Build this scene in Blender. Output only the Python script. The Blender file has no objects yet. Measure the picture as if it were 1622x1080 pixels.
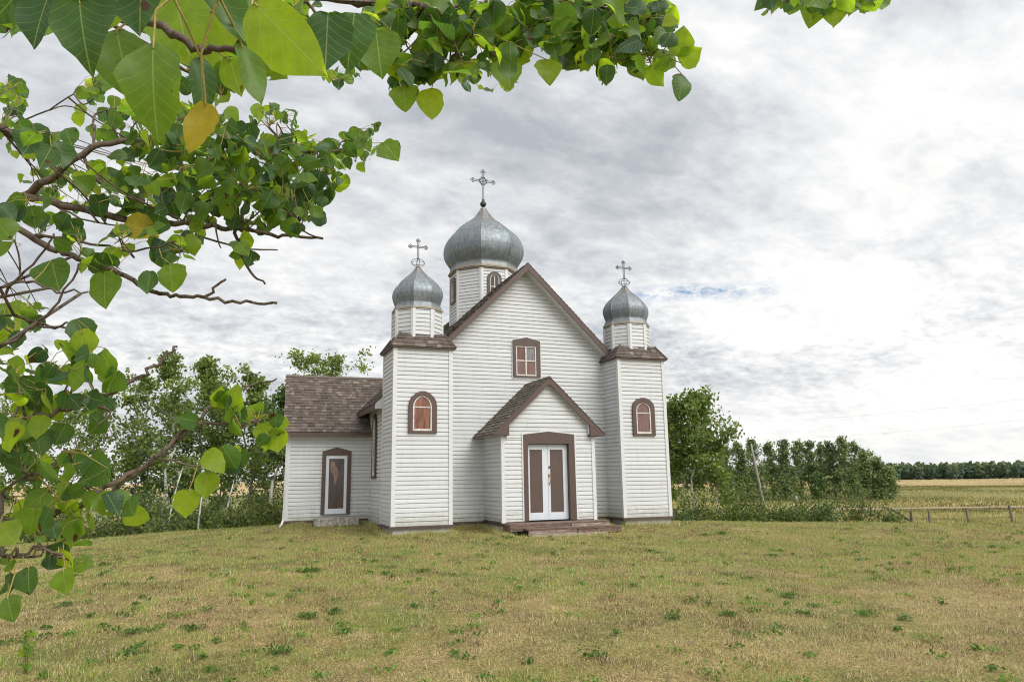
import bpy, math, random
import numpy as np
from mathutils import Vector, Matrix

S = bpy.context.scene
COL = S.collection
R = math.radians

# ------------------------------------------------------------------ camera
CAM = np.array([-7.81647, -19.22686, 1.17226])
FW = np.array([0.35279226, 0.91647955, 0.18868719])
RT = np.array([0.93414902, -0.3565835, -0.01462241])
UP = np.array([-0.0538816, -0.18142063, 0.98192837])
FPX = 1123.53
cam = bpy.data.cameras.new('camera')
cam.sensor_width = 36.0
cam.sensor_fit = 'HORIZONTAL'
cam.lens = FPX / 1622 * 36
cam.clip_start = 0.05
cam.clip_end = 6000
camo = bpy.data.objects.new('camera', cam)
COL.objects.link(camo)
camo.matrix_world = Matrix(((RT[0], UP[0], -FW[0], CAM[0]), (RT[1], UP[1], -FW[1], CAM[1]),
                            (RT[2], UP[2], -FW[2], CAM[2]), (0, 0, 0, 1)))
S.camera = camo


def ray(x, y):
    """direction through a point of the 1622x1080 survey photograph"""
    return FW + RT * (x - 811) / FPX - UP * (y - 540) / FPX


def at(x, y, d):
    """the place that a sight line reaches at depth d"""
    return CAM + ray(x, y) * d


# ------------------------------------------------------------------ exposure, sun, sky
S.view_settings.view_transform = 'Standard'
S.view_settings.look = 'None'
S.view_settings.exposure = 0.30
S.view_settings.gamma = 1.0
S.render.engine = 'CYCLES'
S.cycles.max_bounces = 6
S.cycles.diffuse_bounces = 3
S.cycles.glossy_bounces = 3
S.cycles.transmission_bounces = 4
S.cycles.transparent_max_bounces = 6
S.cycles.use_denoising = True
S.cycles.denoiser = 'OPENIMAGEDENOISE'
S.cycles.denoising_input_passes = 'RGB_ALBEDO_NORMAL'
S.cycles.denoising_prefilter = 'ACCURATE'
S.cycles.filter_width = 1.1

SUN_TO = Vector((0.34, -0.66, 0.74)).normalized()
SUN_EL = math.asin(SUN_TO.z)
SUN_AZ = math.atan2(SUN_TO.x, SUN_TO.y)
sl = bpy.data.lights.new('sun', 'SUN')
sl.energy = 2.2
sl.angle = R(40)
sl.color = (1.0, 0.965, 0.91)
so = bpy.data.objects.new('sun', sl)
COL.objects.link(so)
so.rotation_euler = (-SUN_TO).to_track_quat('-Z', 'Y').to_euler()


class NT:
    """small helper to write node trees"""
    def __init__(self, tree):
        self.t = tree
        tree.nodes.clear()

    def n(self, kind, **kw):
        nd = self.t.nodes.new(kind)
        for k, v in kw.items():
            if k.startswith('i_'):
                nd.inputs[k[2:].replace('_', ' ')].default_value = v
            else:
                setattr(nd, k, v)
        return nd

    def l(self, a, b):
        self.t.links.new(a, b)

    def math(self, op, a, b=None, c=None, clamp=False):
        nd = self.t.nodes.new('ShaderNodeMath')
        nd.operation = op
        nd.use_clamp = clamp
        for i, v in enumerate((a, b, c)):
            if v is None:
                continue
            if isinstance(v, (int, float)):
                nd.inputs[i].default_value = v
            else:
                self.l(v, nd.inputs[i])
        return nd.outputs[0]

    def vmath(self, op, a, b=None):
        nd = self.t.nodes.new('ShaderNodeVectorMath')
        nd.operation = op
        for i, v in enumerate((a, b)):
            if v is None:
                continue
            if isinstance(v, (tuple, list)):
                nd.inputs[i].default_value = v
            else:
                self.l(v, nd.inputs[i])
        return nd.outputs['Value'] if op in ('DOT_PRODUCT', 'LENGTH') else nd.outputs[0]

    def noise(self, vec, scale, detail=3, rough=0.5, dist=0.0):
        nd = self.t.nodes.new('ShaderNodeTexNoise')
        nd.inputs['Scale'].default_value = scale
        nd.inputs['Detail'].default_value = detail
        nd.inputs['Roughness'].default_value = rough
        nd.inputs['Distortion'].default_value = dist
        if vec is not None:
            self.l(vec, nd.inputs['Vector'])
        return nd.outputs[0]

    def ramp(self, fac, stops, interp='LINEAR'):
        nd = self.t.nodes.new('ShaderNodeValToRGB')
        cr = nd.color_ramp
        cr.interpolation = interp
        while len(cr.elements) < len(stops):
            cr.elements.new(0.5)
        for e, (p, c) in zip(cr.elements, stops):
            e.position = p
            e.color = c if len(c) == 4 else (*c, 1)
        self.l(fac, nd.inputs[0])
        return nd.outputs[0]

    def mix(self, fac, a, b, mode='MIX'):
        nd = self.t.nodes.new('ShaderNodeMix')
        nd.data_type = 'RGBA'
        nd.blend_type = mode
        for i, v in ((0, fac), (6, a), (7, b)):
            if isinstance(v, (int, float)):
                nd.inputs[i].default_value = v
            elif isinstance(v, tuple):
                nd.inputs[i].default_value = v if len(v) == 4 else (*v, 1)
            else:
                self.l(v, nd.inputs[i])
        return nd.outputs[2]


W = bpy.data.worlds.new('World')
S.world = W
W.use_nodes = True
w = NT(W.node_tree)
tc = w.n('ShaderNodeTexCoord')
dirv = w.vmath('NORMALIZE', tc.outputs['Generated'])
sep = w.n('ShaderNodeSeparateXYZ')
w.l(dirv, sep.inputs[0])
zc = w.math('MAXIMUM', sep.outputs[2], 0.0)
den = w.math('ADD', zc, 0.28)
cmb = w.n('ShaderNodeCombineXYZ')
w.l(w.math('DIVIDE', sep.outputs[0], den), cmb.inputs[0])
w.l(w.math('DIVIDE', sep.outputs[1], den), cmb.inputs[1])
# cloud deck seen from below: the deck drifts along one heading, so its texture is drawn out that way
rot = w.n('ShaderNodeMapping')
rot.inputs['Rotation'].default_value = (0, 0, R(-30))
rot.inputs['Scale'].default_value = (0.95, 1.35, 1.0)
w.l(cmb.outputs[0], rot.inputs[0])
deck = rot.outputs[0]
big = w.noise(deck, 1.15, 4, 0.5, 0.5)
mid = w.noise(deck, 4.2, 7, 0.60, 0.3)
fine = w.noise(deck, 11.0, 6, 0.62, 0.2)
rip = w.noise(cmb.outputs[0], 26.0, 4, 0.6, 0.2)


def lobe(v, k):
    """soft patch of the sky round a direction"""
    v = v / np.linalg.norm(v)
    dd = w.vmath('DOT_PRODUCT', dirv, tuple(v))
    return w.math('POWER', w.math('MAXIMUM', dd, 0.0), k)


f = w.math('ADD', w.math('MULTIPLY', big, 0.70), w.math('MULTIPLY', mid, 0.42))
f = w.math('SUBTRACT', f, 0.09)
f = w.math('SUBTRACT', f, 0.035)
f = w.math('ADD', f, w.math('MULTIPLY', fine, 0.32))
# grey belly of the deck above the church, bright thin cloud low in the east and overhead west
f = w.math('SUBTRACT', f, w.math('MULTIPLY', lobe(ray(960, 320), 40), 0.10))
f = w.math('SUBTRACT', f, w.math('MULTIPLY', lobe(ray(1560, 130), 70), 0.05))
f = w.math('SUBTRACT', f, w.math('MULTIPLY', lobe(ray(250, 560), 40), 0.05))
f = w.math('ADD', f, w.math('MULTIPLY', lobe(ray(1430, 480), 24), 0.21))
f = w.math('ADD', f, w.math('MULTIPLY', lobe(ray(1250, 100), 60), 0.06))
f = w.math('ADD', f, w.math('MULTIPLY', lobe(ray(520, 200), 30), 0.07))
low = w.ramp(sep.outputs[2], [(0.0, (0, 0, 0)), (0.06, (0.5, 0.5, 0.5)), (0.16, (1, 1, 1)), (0.34, (0.0, 0.0, 0.0))])
f = w.math('ADD', f, w.math('MULTIPLY', low, w.math('MULTIPLY', w.math('SUBTRACT', rip, 0.5), 0.46)))
cloud = w.ramp(f, [(0.42, (0.465, 0.495, 0.54)), (0.52, (0.595, 0.622, 0.66)), (0.60, (0.735, 0.755, 0.78)),
                   (0.69, (0.885, 0.89, 0.90)), (0.78, (1.04, 1.03, 1.0))])
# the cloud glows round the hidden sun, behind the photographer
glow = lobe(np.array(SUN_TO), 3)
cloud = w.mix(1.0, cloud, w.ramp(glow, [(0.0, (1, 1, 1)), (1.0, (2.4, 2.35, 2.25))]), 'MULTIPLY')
# haze bank low on the horizon
hz = w.ramp(sep.outputs[2], [(0.0, (1, 1, 1)), (0.05, (0.55, 0.55, 0.55)), (0.14, (0, 0, 0))])
cloud = w.mix(w.math('MULTIPLY', hz, 0.6), cloud, (0.90, 0.895, 0.885))
sky = w.n('ShaderNodeTexSky', sky_type='NISHITA', sun_disc=False, sun_elevation=SUN_EL, sun_rotation=SUN_AZ)
bg1 = w.n('ShaderNodeBackground')
bg1.inputs['Strength'].default_value = 0.12
w.l(sky.outputs[0], bg1.inputs['Color'])
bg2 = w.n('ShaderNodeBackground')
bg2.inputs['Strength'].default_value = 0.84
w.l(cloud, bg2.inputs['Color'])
# one narrow rift of blue
r0 = ray(1095, 463)
hole = w.math('MULTIPLY', lobe(r0, 260), w.math('ADD', 0.30, w.math('MULTIPLY', w.math('SUBTRACT', w.noise(cmb.outputs[0], 16.0, 6, 0.75), 0.44), 7.0)))
v_el = r0[2] / np.linalg.norm(r0)
band = w.math('SUBTRACT', 1.0, w.math('MULTIPLY', w.math('ABSOLUTE', w.math('SUBTRACT', w.math('ADD', sep.outputs[2], w.math('MULTIPLY', w.math('SUBTRACT', w.noise(cmb.outputs[0], 4.0, 3, 0.6), 0.5), 0.03)), float(v_el))), 62.0), clamp=True)
hole = w.math('MULTIPLY', hole, band, clamp=True)
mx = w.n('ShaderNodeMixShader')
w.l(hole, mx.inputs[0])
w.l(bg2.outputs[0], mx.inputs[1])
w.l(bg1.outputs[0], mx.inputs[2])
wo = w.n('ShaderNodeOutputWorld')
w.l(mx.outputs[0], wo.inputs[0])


# ------------------------------------------------------------------ mesh helpers
def np_mesh(name, verts, faces, attrs=None, mat=None, parent=None, smooth=False, uv=None):
    """verts (N,3); faces (M,k) array or list of such arrays; attrs {name: per-face floats}"""
    verts = np.asarray(verts, np.float32)
    if not isinstance(faces, (list, tuple)):
        faces = [faces]
    faces = [np.asarray(q, np.int32) for q in faces if len(q)]
    me = bpy.data.meshes.new(name)
    me.vertices.add(len(verts))
    me.vertices.foreach_set('co', verts.ravel())
    nl = sum(q.size for q in faces)
    npoly = sum(len(q) for q in faces)
    me.loops.add(nl)
    me.loops.foreach_set('vertex_index', np.concatenate([q.ravel() for q in faces]))
    me.polygons.add(npoly)
    tot = np.concatenate([np.full(len(q), q.shape[1], np.int32) for q in faces])
    st = np.concatenate([[0], np.cumsum(tot)[:-1]]).astype(np.int32)
    me.polygons.foreach_set('loop_start', st)
    if smooth:
        me.polygons.foreach_set('use_smooth', np.ones(npoly, bool))
    for k, v in (attrs or {}).items():
        a = me.attributes.new(k, 'FLOAT', 'FACE')
        a.data.foreach_set('value', np.asarray(v, np.float32))
    if uv is not None:
        ul = me.uv_layers.new(name='UVMap')
        ul.data.foreach_set('uv', np.asarray(uv, np.float32).ravel())
    me.update(calc_edges=True)
    me.validate()
    o = bpy.data.objects.new(name, me)
    COL.objects.link(o)
    if mat:
        me.materials.append(mat)
    if parent:
        o.parent = parent
    return o


class MB:
    """collects boxes, prisms, tubes; build() links them as one mesh object"""
    def __init__(self):
        self.v, self.f, self.a = [], [], []

    def add(self, vs, fs, a=0.5):
        b = len(self.v)
        self.v += [tuple(map(float, p)) for p in vs]
        self.f += [[i + b for i in q] for q in fs]
        self.a += [a] * len(fs)

    def box(self, x0, x1, y0, y1, z0, z1, a=0.5):
        p = [(x, y, z) for z in (z0, z1) for y in (y0, y1) for x in (x0, x1)]
        self.add(p, [(0, 2, 3, 1), (4, 5, 7, 6), (0, 1, 5, 4), (2, 6, 7, 3), (0, 4, 6, 2), (1, 3, 7, 5)], a)

    def prism(self, poly, off, a=0.5):
        """poly: list of 3D points; extruded by the vector off"""
        n = len(poly)
        o = np.array(off, float)
        p = [np.array(q, float) for q in poly]
        vs = p + [q + o for q in p]
        fs = [tuple(range(n))[::-1], tuple(range(n, 2 * n))]
        fs += [(i, (i + 1) % n, n + (i + 1) % n, n + i) for i in range(n)]
        self.add(vs, fs, a)

    def ring(self, fr, outer, inner, d0, d1, a=0.5):
        """frame between two outlines given in (u,z) of the plane fr, from offset d0 out to d1"""
        n = len(outer)
        vs = []
        for d in (d0, d1):
            vs += [fr(u, z, d) for u, z in outer] + [fr(u, z, d) for u, z in inner]
        fs = []
        for i in range(n):
            j = (i + 1) % n
            fs += [(2 * n + i, 2 * n + j, 3 * n + j, 3 * n + i), (i, j, 2 * n + j, 2 * n + i),
                   (n + j, n + i, 3 * n + i, 3 * n + j), (n + i, n + j, j, i)]
        self.add(vs, fs, a)

    def tube(self, pts, rad, n=6, a=0.5, caps=True):
        pts = [np.array(p, float) for p in pts]
        m = len(pts)
        rad = [rad] * m if isinstance(rad, (int, float)) else rad
        vs, fs = [], []
        t0 = pts[1] - pts[0]
        ref = np.array([0, 0, 1.0]) if abs(t0[2]) < 0.9 * np.linalg.norm(t0) else np.array([1.0, 0, 0])
        for i in range(m):
            t = pts[min(i + 1, m - 1)] - pts[max(i - 1, 0)]
            t = t / (np.linalg.norm(t) + 1e-9)
            x = np.cross(t, ref)
            x /= np.linalg.norm(x) + 1e-9
            y = np.cross(x, t)
            ref = y
            for k in range(n):
                c = 2 * math.pi * k / n
                vs.append(pts[i] + rad[i] * (x * math.cos(c) + y * math.sin(c)))
        for i in range(m - 1):
            for k in range(n):
                fs.append((i * n + k, (i + 1) * n + k, (i + 1) * n + (k + 1) % n, i * n + (k + 1) % n))
        if caps:
            fs += [tuple(range(n)), tuple(range((m - 1) * n, m * n))[::-1]]
        self.add(vs, fs, a)

    def build(self, name, mat, parent=None, smooth=False, fix=True):
        me = bpy.data.meshes.new(name)
        me.from_pydata(self.v, [], self.f)
        at_ = me.attributes.new('rnd', 'FLOAT', 'FACE')
        at_.data.foreach_set('value', np.array(self.a, np.float32))
        if fix:
            import bmesh
            bm = bmesh.new()
            bm.from_mesh(me)
            bmesh.ops.recalc_face_normals(bm, faces=bm.faces)
            bm.to_mesh(me)
            bm.free()
        if smooth:
            me.polygons.foreach_set('use_smooth', np.ones(len(me.polygons), bool))
        me.materials.append(mat)
        o = bpy.data.objects.new(name, me)
        COL.objects.link(o)
        if parent:
            o.parent = parent
        return o


def empty(name, loc, label=None, cat=None, group=None, rz=0.0):
    o = bpy.data.objects.new(name, None)
    o.empty_display_size = 0.2
    COL.objects.link(o)
    o.location = loc
    o.rotation_euler = (0, 0, rz)
    tag(o, label, cat, group)
    return o


def tag(o, label=None, cat=None, group=None, kind=None):
    for k, v in (('label', label), ('category', cat), ('group', group), ('kind', kind)):
        if v:
            o[k] = v
    return o


def copy_tree(o, parent=None):
    c = o.copy()
    COL.objects.link(c)
    if parent:
        c.parent = parent
    for ch in list(o.children):
        copy_tree(ch, c)
    return c


# ------------------------------------------------------------------ materials
def mat(name):
    m = bpy.data.materials.new(name)
    m.use_nodes = True
    t = NT(m.node_tree)
    out = t.n('ShaderNodeOutputMaterial')
    b = t.n('ShaderNodeBsdfPrincipled')
    t.l(b.outputs[0], out.inputs[0])
    return m, t, b, out


def simple(name, col, rough=0.6, var=0.12, scale=6.0, metal=0.0, bump=0.0):
    m, t, b, out = mat(name)
    tcn = t.n('ShaderNodeTexCoord')
    nz = t.noise(tcn.outputs['Object'], scale, 5, 0.6)
    lo = tuple(c * (1 - var) for c in col)
    hi = tuple(min(1, c * (1 + var)) for c in col)
    t.l(t.ramp(nz, [(0.3, lo), (0.7, hi)]), b.inputs['Base Color'])
    b.inputs['Roughness'].default_value = rough
    b.inputs['Metallic'].default_value = metal
    if bump:
        bn = t.n('ShaderNodeBump')
        bn.inputs['Strength'].default_value = bump
        bn.inputs['Distance'].default_value = 0.01
        t.l(t.noise(tcn.outputs['Object'], scale * 6, 4, 0.6), bn.inputs['Height'])
        t.l(bn.outputs[0], b.inputs['Normal'])
    return m


def mk_siding():
    m, t, b, out = mat('vinyl_siding')
    tcn = t.n('ShaderNodeTexCoord')
    g = t.n('ShaderNodeNewGeometry')
    at_ = t.n('ShaderNodeAttribute', attribute_name='rnd')
    base = t.ramp(at_.outputs['Fac'], [(0.0, (0.552, 0.566, 0.570)), (1.0, (0.612, 0.628, 0.638))])
    mp = t.n('ShaderNodeMapping')
    mp.inputs['Scale'].default_value = (3.0, 3.0, 0.5)
    t.l(tcn.outputs['Object'], mp.inputs[0])
    st = t.noise(mp.outputs[0], 3.0, 5, 0.65)
    base = t.mix(t.math('MULTIPLY', t.ramp(st, [(0.5, (0, 0, 0)), (0.85, (1, 1, 1))]), 0.35), base, (0.40, 0.39, 0.34))
    # splash-back dirt and a little algae close to the ground
    sp = t.n('ShaderNodeSeparateXYZ')
    t.l(g.outputs['Position'], sp.inputs[0])
    nz = t.noise(tcn.outputs['Object'], 5.0, 5, 0.7)
    hgt = t.math('SUBTRACT', t.math('MULTIPLY', nz, 0.9), t.math('ADD', sp.outputs[2], 0.12))
    d = t.math('MULTIPLY', hgt, 1.6, clamp=True)
    base = t.mix(d, base, (0.30, 0.30, 0.21))
    t.l(base, b.inputs['Base Color'])
    b.inputs['Roughness'].default_value = 0.55
    b.inputs['Specular IOR Level'].default_value = 0.35
    return m


def mk_shingle():
    m, t, b, out = mat('asphalt_shingle')
    tcn = t.n('ShaderNodeTexCoord')
    at_ = t.n('ShaderNodeAttribute', attribute_name='rnd')
    base = t.ramp(at_.outputs['Fac'], [(0.0, (0.058, 0.043, 0.034)), (0.45, (0.110, 0.085, 0.068)),
                                       (0.75, (0.18, 0.145, 0.12)), (1.0, (0.31, 0.26, 0.22))])
    nz = t.noise(tcn.outputs['Object'], 90.0, 3, 0.7)
    base = t.mix(0.5, base, t.ramp(nz, [(0.3, (0.45, 0.45, 0.45)), (0.7, (1, 1, 1))]), 'MULTIPLY')
    nz2 = t.noise(tcn.outputs['Object'], 1.3, 4, 0.6)
    base = t.mix(t.math('MULTIPLY', nz2, 0.25), base, (0.16, 0.14, 0.125))
    t.l(base, b.inputs['Base Color'])
    b.inputs['Roughness'].default_value = 0.9
    return m


def mk_dome():
    m, t, b, out = mat('galvanized_dome')
    tcn = t.n('ShaderNodeTexCoord')
    at_ = t.n('ShaderNodeAttribute', attribute_name='rnd')      # height up the dome, 0..1
    g = t.n('ShaderNodeNewGeometry')
    n1 = t.noise(tcn.outputs['Object'], 3.2, 6, 0.7)
    mp = t.n('ShaderNodeMapping')
    mp.inputs['Scale'].default_value = (9, 9, 1.4)
    t.l(tcn.outputs['Object'], mp.inputs[0])
    n2 = t.noise(mp.outputs[0], 1.6, 5, 0.7)
    base = t.ramp(n2, [(0.25, (0.105, 0.13, 0.155)), (0.5, (0.185, 0.22, 0.25)), (0.75, (0.33, 0.36, 0.38))])
    base = t.mix(t.ramp(n1, [(0.35, (0, 0, 0)), (0.7, (0.5, 0.5, 0.5))]), base, (0.31, 0.305, 0.28))
    # sheet joints round the dome and blotchy oxide
    hh = t.math('ABSOLUTE', t.math('SUBTRACT', t.math('FRACT', t.math('ADD', t.math('MULTIPLY', at_.outputs['Fac'], 4.6), t.math('MULTIPLY', n1, 0.10))), 0.5))
    jn = t.math('SUBTRACT', 1.0, t.math('DIVIDE', hh, 0.045), clamp=True)
    base = t.mix(t.math('MULTIPLY', jn, 0.28), base, (0.09, 0.10, 0.11))
    n4 = t.noise(tcn.outputs['Object'], 12.0, 5, 0.75)
    base = t.mix(0.6, base, t.ramp(n4, [(0.35, (0.62, 0.63, 0.65)), (0.65, (1.2, 1.2, 1.18))]), 'MULTIPLY')
    # rust spreading down from the neck, tan bloom on the skirt
    up = t.math('SUBTRACT', at_.outputs['Fac'], 0.52)
    n3 = t.noise(tcn.outputs['Object'], 5.0, 6, 0.75)
    ru = t.math('MULTIPLY', t.math('MULTIPLY', up, 2.2, clamp=True), t.math('MULTIPLY', t.math('SUBTRACT', n3, 0.42), 6.0), clamp=True)
    base = t.mix(t.math('MULTIPLY', ru, 0.6), base, (0.26, 0.155, 0.085))
    sk = t.math('SUBTRACT', 1.0, t.math('MULTIPLY', at_.outputs['Fac'], 14.0), clamp=True)
    base = t.mix(t.math('MULTIPLY', sk, 0.75), base, (0.33, 0.29, 0.22))
    t.l(base, b.inputs['Base Color'])
    b.inputs['Metallic'].default_value = 0.5
    t.l(t.ramp(n1, [(0.3, (0.47, 0.47, 0.47)), (0.7, (0.68, 0.68, 0.68))]), b.inputs['Roughness'])
    bn = t.n('ShaderNodeBump')
    bn.inputs['Strength'].default_value = 0.25
    bn.inputs['Distance'].default_value = 0.03
    t.l(t.noise(tcn.outputs['Object'], 4.0, 4, 0.5), bn.inputs['Height'])
    t.l(bn.outputs[0], b.inputs['Normal'])
    return m


def mk_pane(name, c0, c1, scale=3.0):
    m, t, b, out = mat(name)
    tcn = t.n('ShaderNodeTexCoord')
    mp = t.n('ShaderNodeMapping')
    mp.inputs['Scale'].default_value = (4, 4, 0.8)
    t.l(tcn.outputs['Object'], mp.inputs[0])
    t.l(t.ramp(t.noise(mp.outputs[0], scale, 4, 0.6), [(0.32, c0), (0.68, c1)]), b.inputs['Base Color'])
    b.inputs['Roughness'].default_value = 0.12
    b.inputs['Specular IOR Level'].default_value = 0.5
    return m


M_SID = mk_siding()
M_WHT = simple('white_trim', (0.60, 0.605, 0.61), 0.5, 0.05)
M_OLDW = simple('weathered_white_paint', (0.60, 0.58, 0.53), 0.7, 0.30, 14)
M_BRN = simple('brown_trim', (0.085, 0.053, 0.043), 0.5, 0.10, 4)
M_BRN2 = simple('weathered_brown_wood', (0.082, 0.054, 0.045), 0.75, 0.35, 9)
M_PANEL = simple('brown_panel', (0.092, 0.060, 0.050), 0.45, 0.08, 3)
M_SCREEN = mk_pane('dark_screen', (0.045, 0.030, 0.026), (0.10, 0.066, 0.055), 1.6)
M_DOOR = simple('white_door_paint', (0.59, 0.62, 0.66), 0.45, 0.05)
M_SHI = mk_shingle()
M_DOME = mk_dome()
M_TAN = simple('tan_metal_lip', (0.30, 0.255, 0.18), 0.6, 0.25, 8)
M_IRON = simple('dark_iron', (0.030, 0.030, 0.034), 0.5, 0.3, 20)
M_SILV = simple('grey_iron', (0.075, 0.075, 0.085), 0.45, 0.4, 25)
M_BRASS = simple('worn_brass', (0.42, 0.28, 0.09), 0.4, 0.25, 30, metal=0.7)
M_CONC = simple('rough_concrete', (0.36, 0.335, 0.29), 0.95, 0.6, 16, bump=0.8)
M_FOUND = simple('whitewashed_concrete', (0.56, 0.55, 0.52), 0.9, 0.25, 7, bump=0.4)
M_PCURT = mk_pane('red_curtained_pane', (0.10, 0.038, 0.024), (0.30, 0.13, 0.075))
M_PDEEP = mk_pane('red_brown_pane', (0.11, 0.052, 0.042), (0.17, 0.085, 0.068))
M_PROSE = mk_pane('rose_blind_pane', (0.135, 0.075, 0.066), (0.21, 0.12, 0.105))
M_PGREY = mk_pane('grey_glass_pane', (0.10, 0.10, 0.105), (0.26, 0.25, 0.25), 4)
M_PDARK = mk_pane('dark_glass_pane', (0.035, 0.038, 0.045), (0.09, 0.09, 0.095))

# ------------------------------------------------------------------ church
church = empty('church', (0, 0, 0), 'white clapboard church with three onion domes, brown trim and a small front porch', 'church')
rng = random.Random(7)
LAP = 0.1135


def clip(poly, n, c):
    """keep the part of a 2D polygon with n.p >= c"""
    out = []
    for i in range(len(poly)):
        p, q = poly[i], poly[(i + 1) % len(poly)]
        dp, dq = n[0] * p[0] + n[1] * p[1] - c, n[0] * q[0] + n[1] * q[1] - c
        if dp >= 0:
            out.append(p)
        if (dp >= 0) != (dq >= 0):
            s = dp / (dp - dq)
            out.append((p[0] + (q[0] - p[0]) * s, p[1] + (q[1] - p[1]) * s))
    return out


def frame(O, U, N):
    O, U, N = (np.array(q, float) for q in (O, U, N))
    return lambda u, z, d=0.0: tuple(O + U * u + N * d + np.array([0, 0, 1.0]) * z)


def extent(poly, z):
    xs = []
    for i in range(len(poly)):
        (u0, z0), (u1, z1) = poly[i], poly[(i + 1) % len(poly)]
        if min(z0, z1) - 1e-9 <= z <= max(z0, z1) + 1e-9:
            if abs(z1 - z0) < 1e-9:
                xs += [u0, u1]
            else:
                xs.append(u0 + (u1 - u0) * (z - z0) / (z1 - z0))
    return (min(xs), max(xs)) if xs else None


def lap_wall(mb, fr, poly, zoff=0.0):
    """horizontal vinyl laps over a convex wall outline in (u, z)"""
    zlo, zhi = min(p[1] for p in poly), max(p[1] for p in poly)
    k = math.floor((zlo - zoff) / LAP)
    prof = ((0.0, -0.003), (0.0, 0.0225), (0.66, 0.018), (0.82, 0.002), (1.0, -0.002))
    seams = None
    while zoff + k * LAP < zhi - 1e-4:
        z0, z1 = max(zlo, zoff + k * LAP), min(zhi, zoff + (k + 1) * LAP)
        if z1 - z0 > 0.012:
            e = extent(poly, (z0 + z1) / 2)
            wdt = e[1] - e[0]
            if k % 2 == 0 or seams is None:
                seams = rng.uniform(0.2, 0.8) if wdt > 2.0 else None
            n = max(1, int(wdt / 0.5))
            cols = [(j / n, 0.0) for j in range(n + 1)]
            if seams:
                cols = [c for c in cols if c[0] < seams - 0.03] + [(seams, 0.0), (seams, 0.003)] + [(c[0], 0.003) for c in cols if c[0] > seams + 0.03]
            vs, fs = [], []
            wob = [(rng.uniform(-0.0022, 0.0022), rng.uniform(-0.002, 0.003)) for _ in cols]
            for fz, off in prof:
                z = z0 + (z1 - z0) * fz
                e = extent(poly, min(max(z, zlo + 1e-6), zhi - 1e-6))
                for (c, so_), (wz, wo_) in zip(cols, wob):
                    lip = 1.0 if off > 0.01 else 0.0
                    vs.append(fr(e[0] + (e[1] - e[0]) * c, z + wz * lip, off + (so_ + wo_) * lip))
            nc = len(cols)
            for i in range(len(prof) - 1):
                for j in range(nc - 1):
                    fs.append((i * nc + j, i * nc + j + 1, (i + 1) * nc + j + 1, (i + 1) * nc + j))
            mb.add(vs, fs, rng.random())
        k += 1


def backing(mb, fr, poly):
    mb.add([fr(u, z, -0.006) for u, z in poly], [tuple(range(len(poly)))], 0.3)


def wall(mb, fr, poly):
    lap_wall(mb, fr, poly)
    backing(mb, fr, poly)


def shingles(mb, O, U, V, poly, row=0.135, tab=0.16, seed=1):
    """overlapping shingle tabs on a roof plane; poly in (u, v), v up the slope"""
    rs = random.Random(seed)
    O, U, V = (np.array(q, float) for q in (O, U, V))
    N = np.cross(U, V)
    N /= np.linalg.norm(N)
    if N[2] < 0:
        N = -N
    mb.add([O + U * u + V * v for u, v in poly], [tuple(range(len(poly)))], 0.2)
    vmin, vmax = min(p[1] for p in poly), max(p[1] for p in poly)
    umin, umax = min(p[0] for p in poly), max(p[0] for p in poly)
    v, r = vmin - 0.02, 0
    while v < vmax:
        u = umin - rs.uniform(0, tab)
        shade = rs.uniform(-0.08, 0.08)
        while u < umax:
            wd = tab * rs.choice((0.55, 0.8, 1.0, 1.0, 1.35))
            q = [(u, v), (u + wd - 0.004, v), (u + wd - 0.004, v + row * 1.02), (u, v + row * 1.02)]
            for i in range(len(poly)):
                (a0, b0), (a1, b1) = poly[i], poly[(i + 1) % len(poly)]
                nn = (-(b1 - b0), a1 - a0)
                q = clip(q, nn, nn[0] * a0 + nn[1] * b0)
                if not q:
                    break
            if len(q) >= 3:
                th = rs.choice((0.010, 0.014, 0.020))
                top = [O + U * a + V * b + N * (th * (1.15 - (b - v) / row * 0.95)) for a, b in q]
                bot = [O + U * a + V * b for a, b in q]
                n = len(q)
                c = min(1, max(0, rs.choice((0.18, 0.3, 0.38, 0.46, 0.56, 0.74)) + rs.uniform(-0.1, 0.1) + shade))
                mb.add(top + bot, [tuple(range(n))] + [(n + i, n + (i + 1) % n, (i + 1) % n, i) for i in range(n)], c)
            u += wd
        v += row
        r += 1


def arch(ul, ur, zb, zs, zt, n=9, pt=0.12):
    """outline of an arched opening: bottom left, bottom right, then over the head to the left"""
    c, h = (ul + ur) / 2, (ur - ul) / 2
    out = [(ul, zb), (ur, zb)]
    for i in range(n + 1):
        a = math.pi * i / n
        s = math.sin(a)
        out.append((c + h * math.cos(a), zs + (zt - zs) * ((1 - pt) * s + pt * (1 - abs(math.cos(a))))))
    return out


def arched_window(fr, parent, out_, inn, bars, pane_mat, frame_mat=M_BRN, depth=0.072, label=None):
    mb = MB()
    mb.ring(fr, out_, inn, 0.0, depth)
    wf = mb.build('window', frame_mat, parent)
    mb = MB()
    cu = sum(p[0] for p in inn) / len(inn)
    cz = sum(p[1] for p in inn) / len(inn)
    inn2 = [(cu + (u - cu) * 0.86, cz + (z - cz) * 0.925) for u, z in inn]
    mb.ring(fr, inn, inn2, 0.038, depth - 0.008)
    for (u0, u1, z0, z1) in bars:
        p = [fr(u0, z0, 0.042), fr(u1, z0, 0.042), fr(u1, z1, 0.042), fr(u0, z1, 0.042)]
        nrm = np.array(fr(0, 0, 1)) - np.array(fr(0, 0, 0))
        mb.prism(p, nrm * 0.014)
    sash = mb.build('window_sash', M_OLDW, parent)
    mb = MB()
    p = [fr(u, z, 0.040) for u, z in inn]
    mb.add(p, [tuple(range(len(p)))])
    pn = mb.build('window_pane', pane_mat, parent)
    if label:
        pn['label'] = label
    return wf


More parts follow.
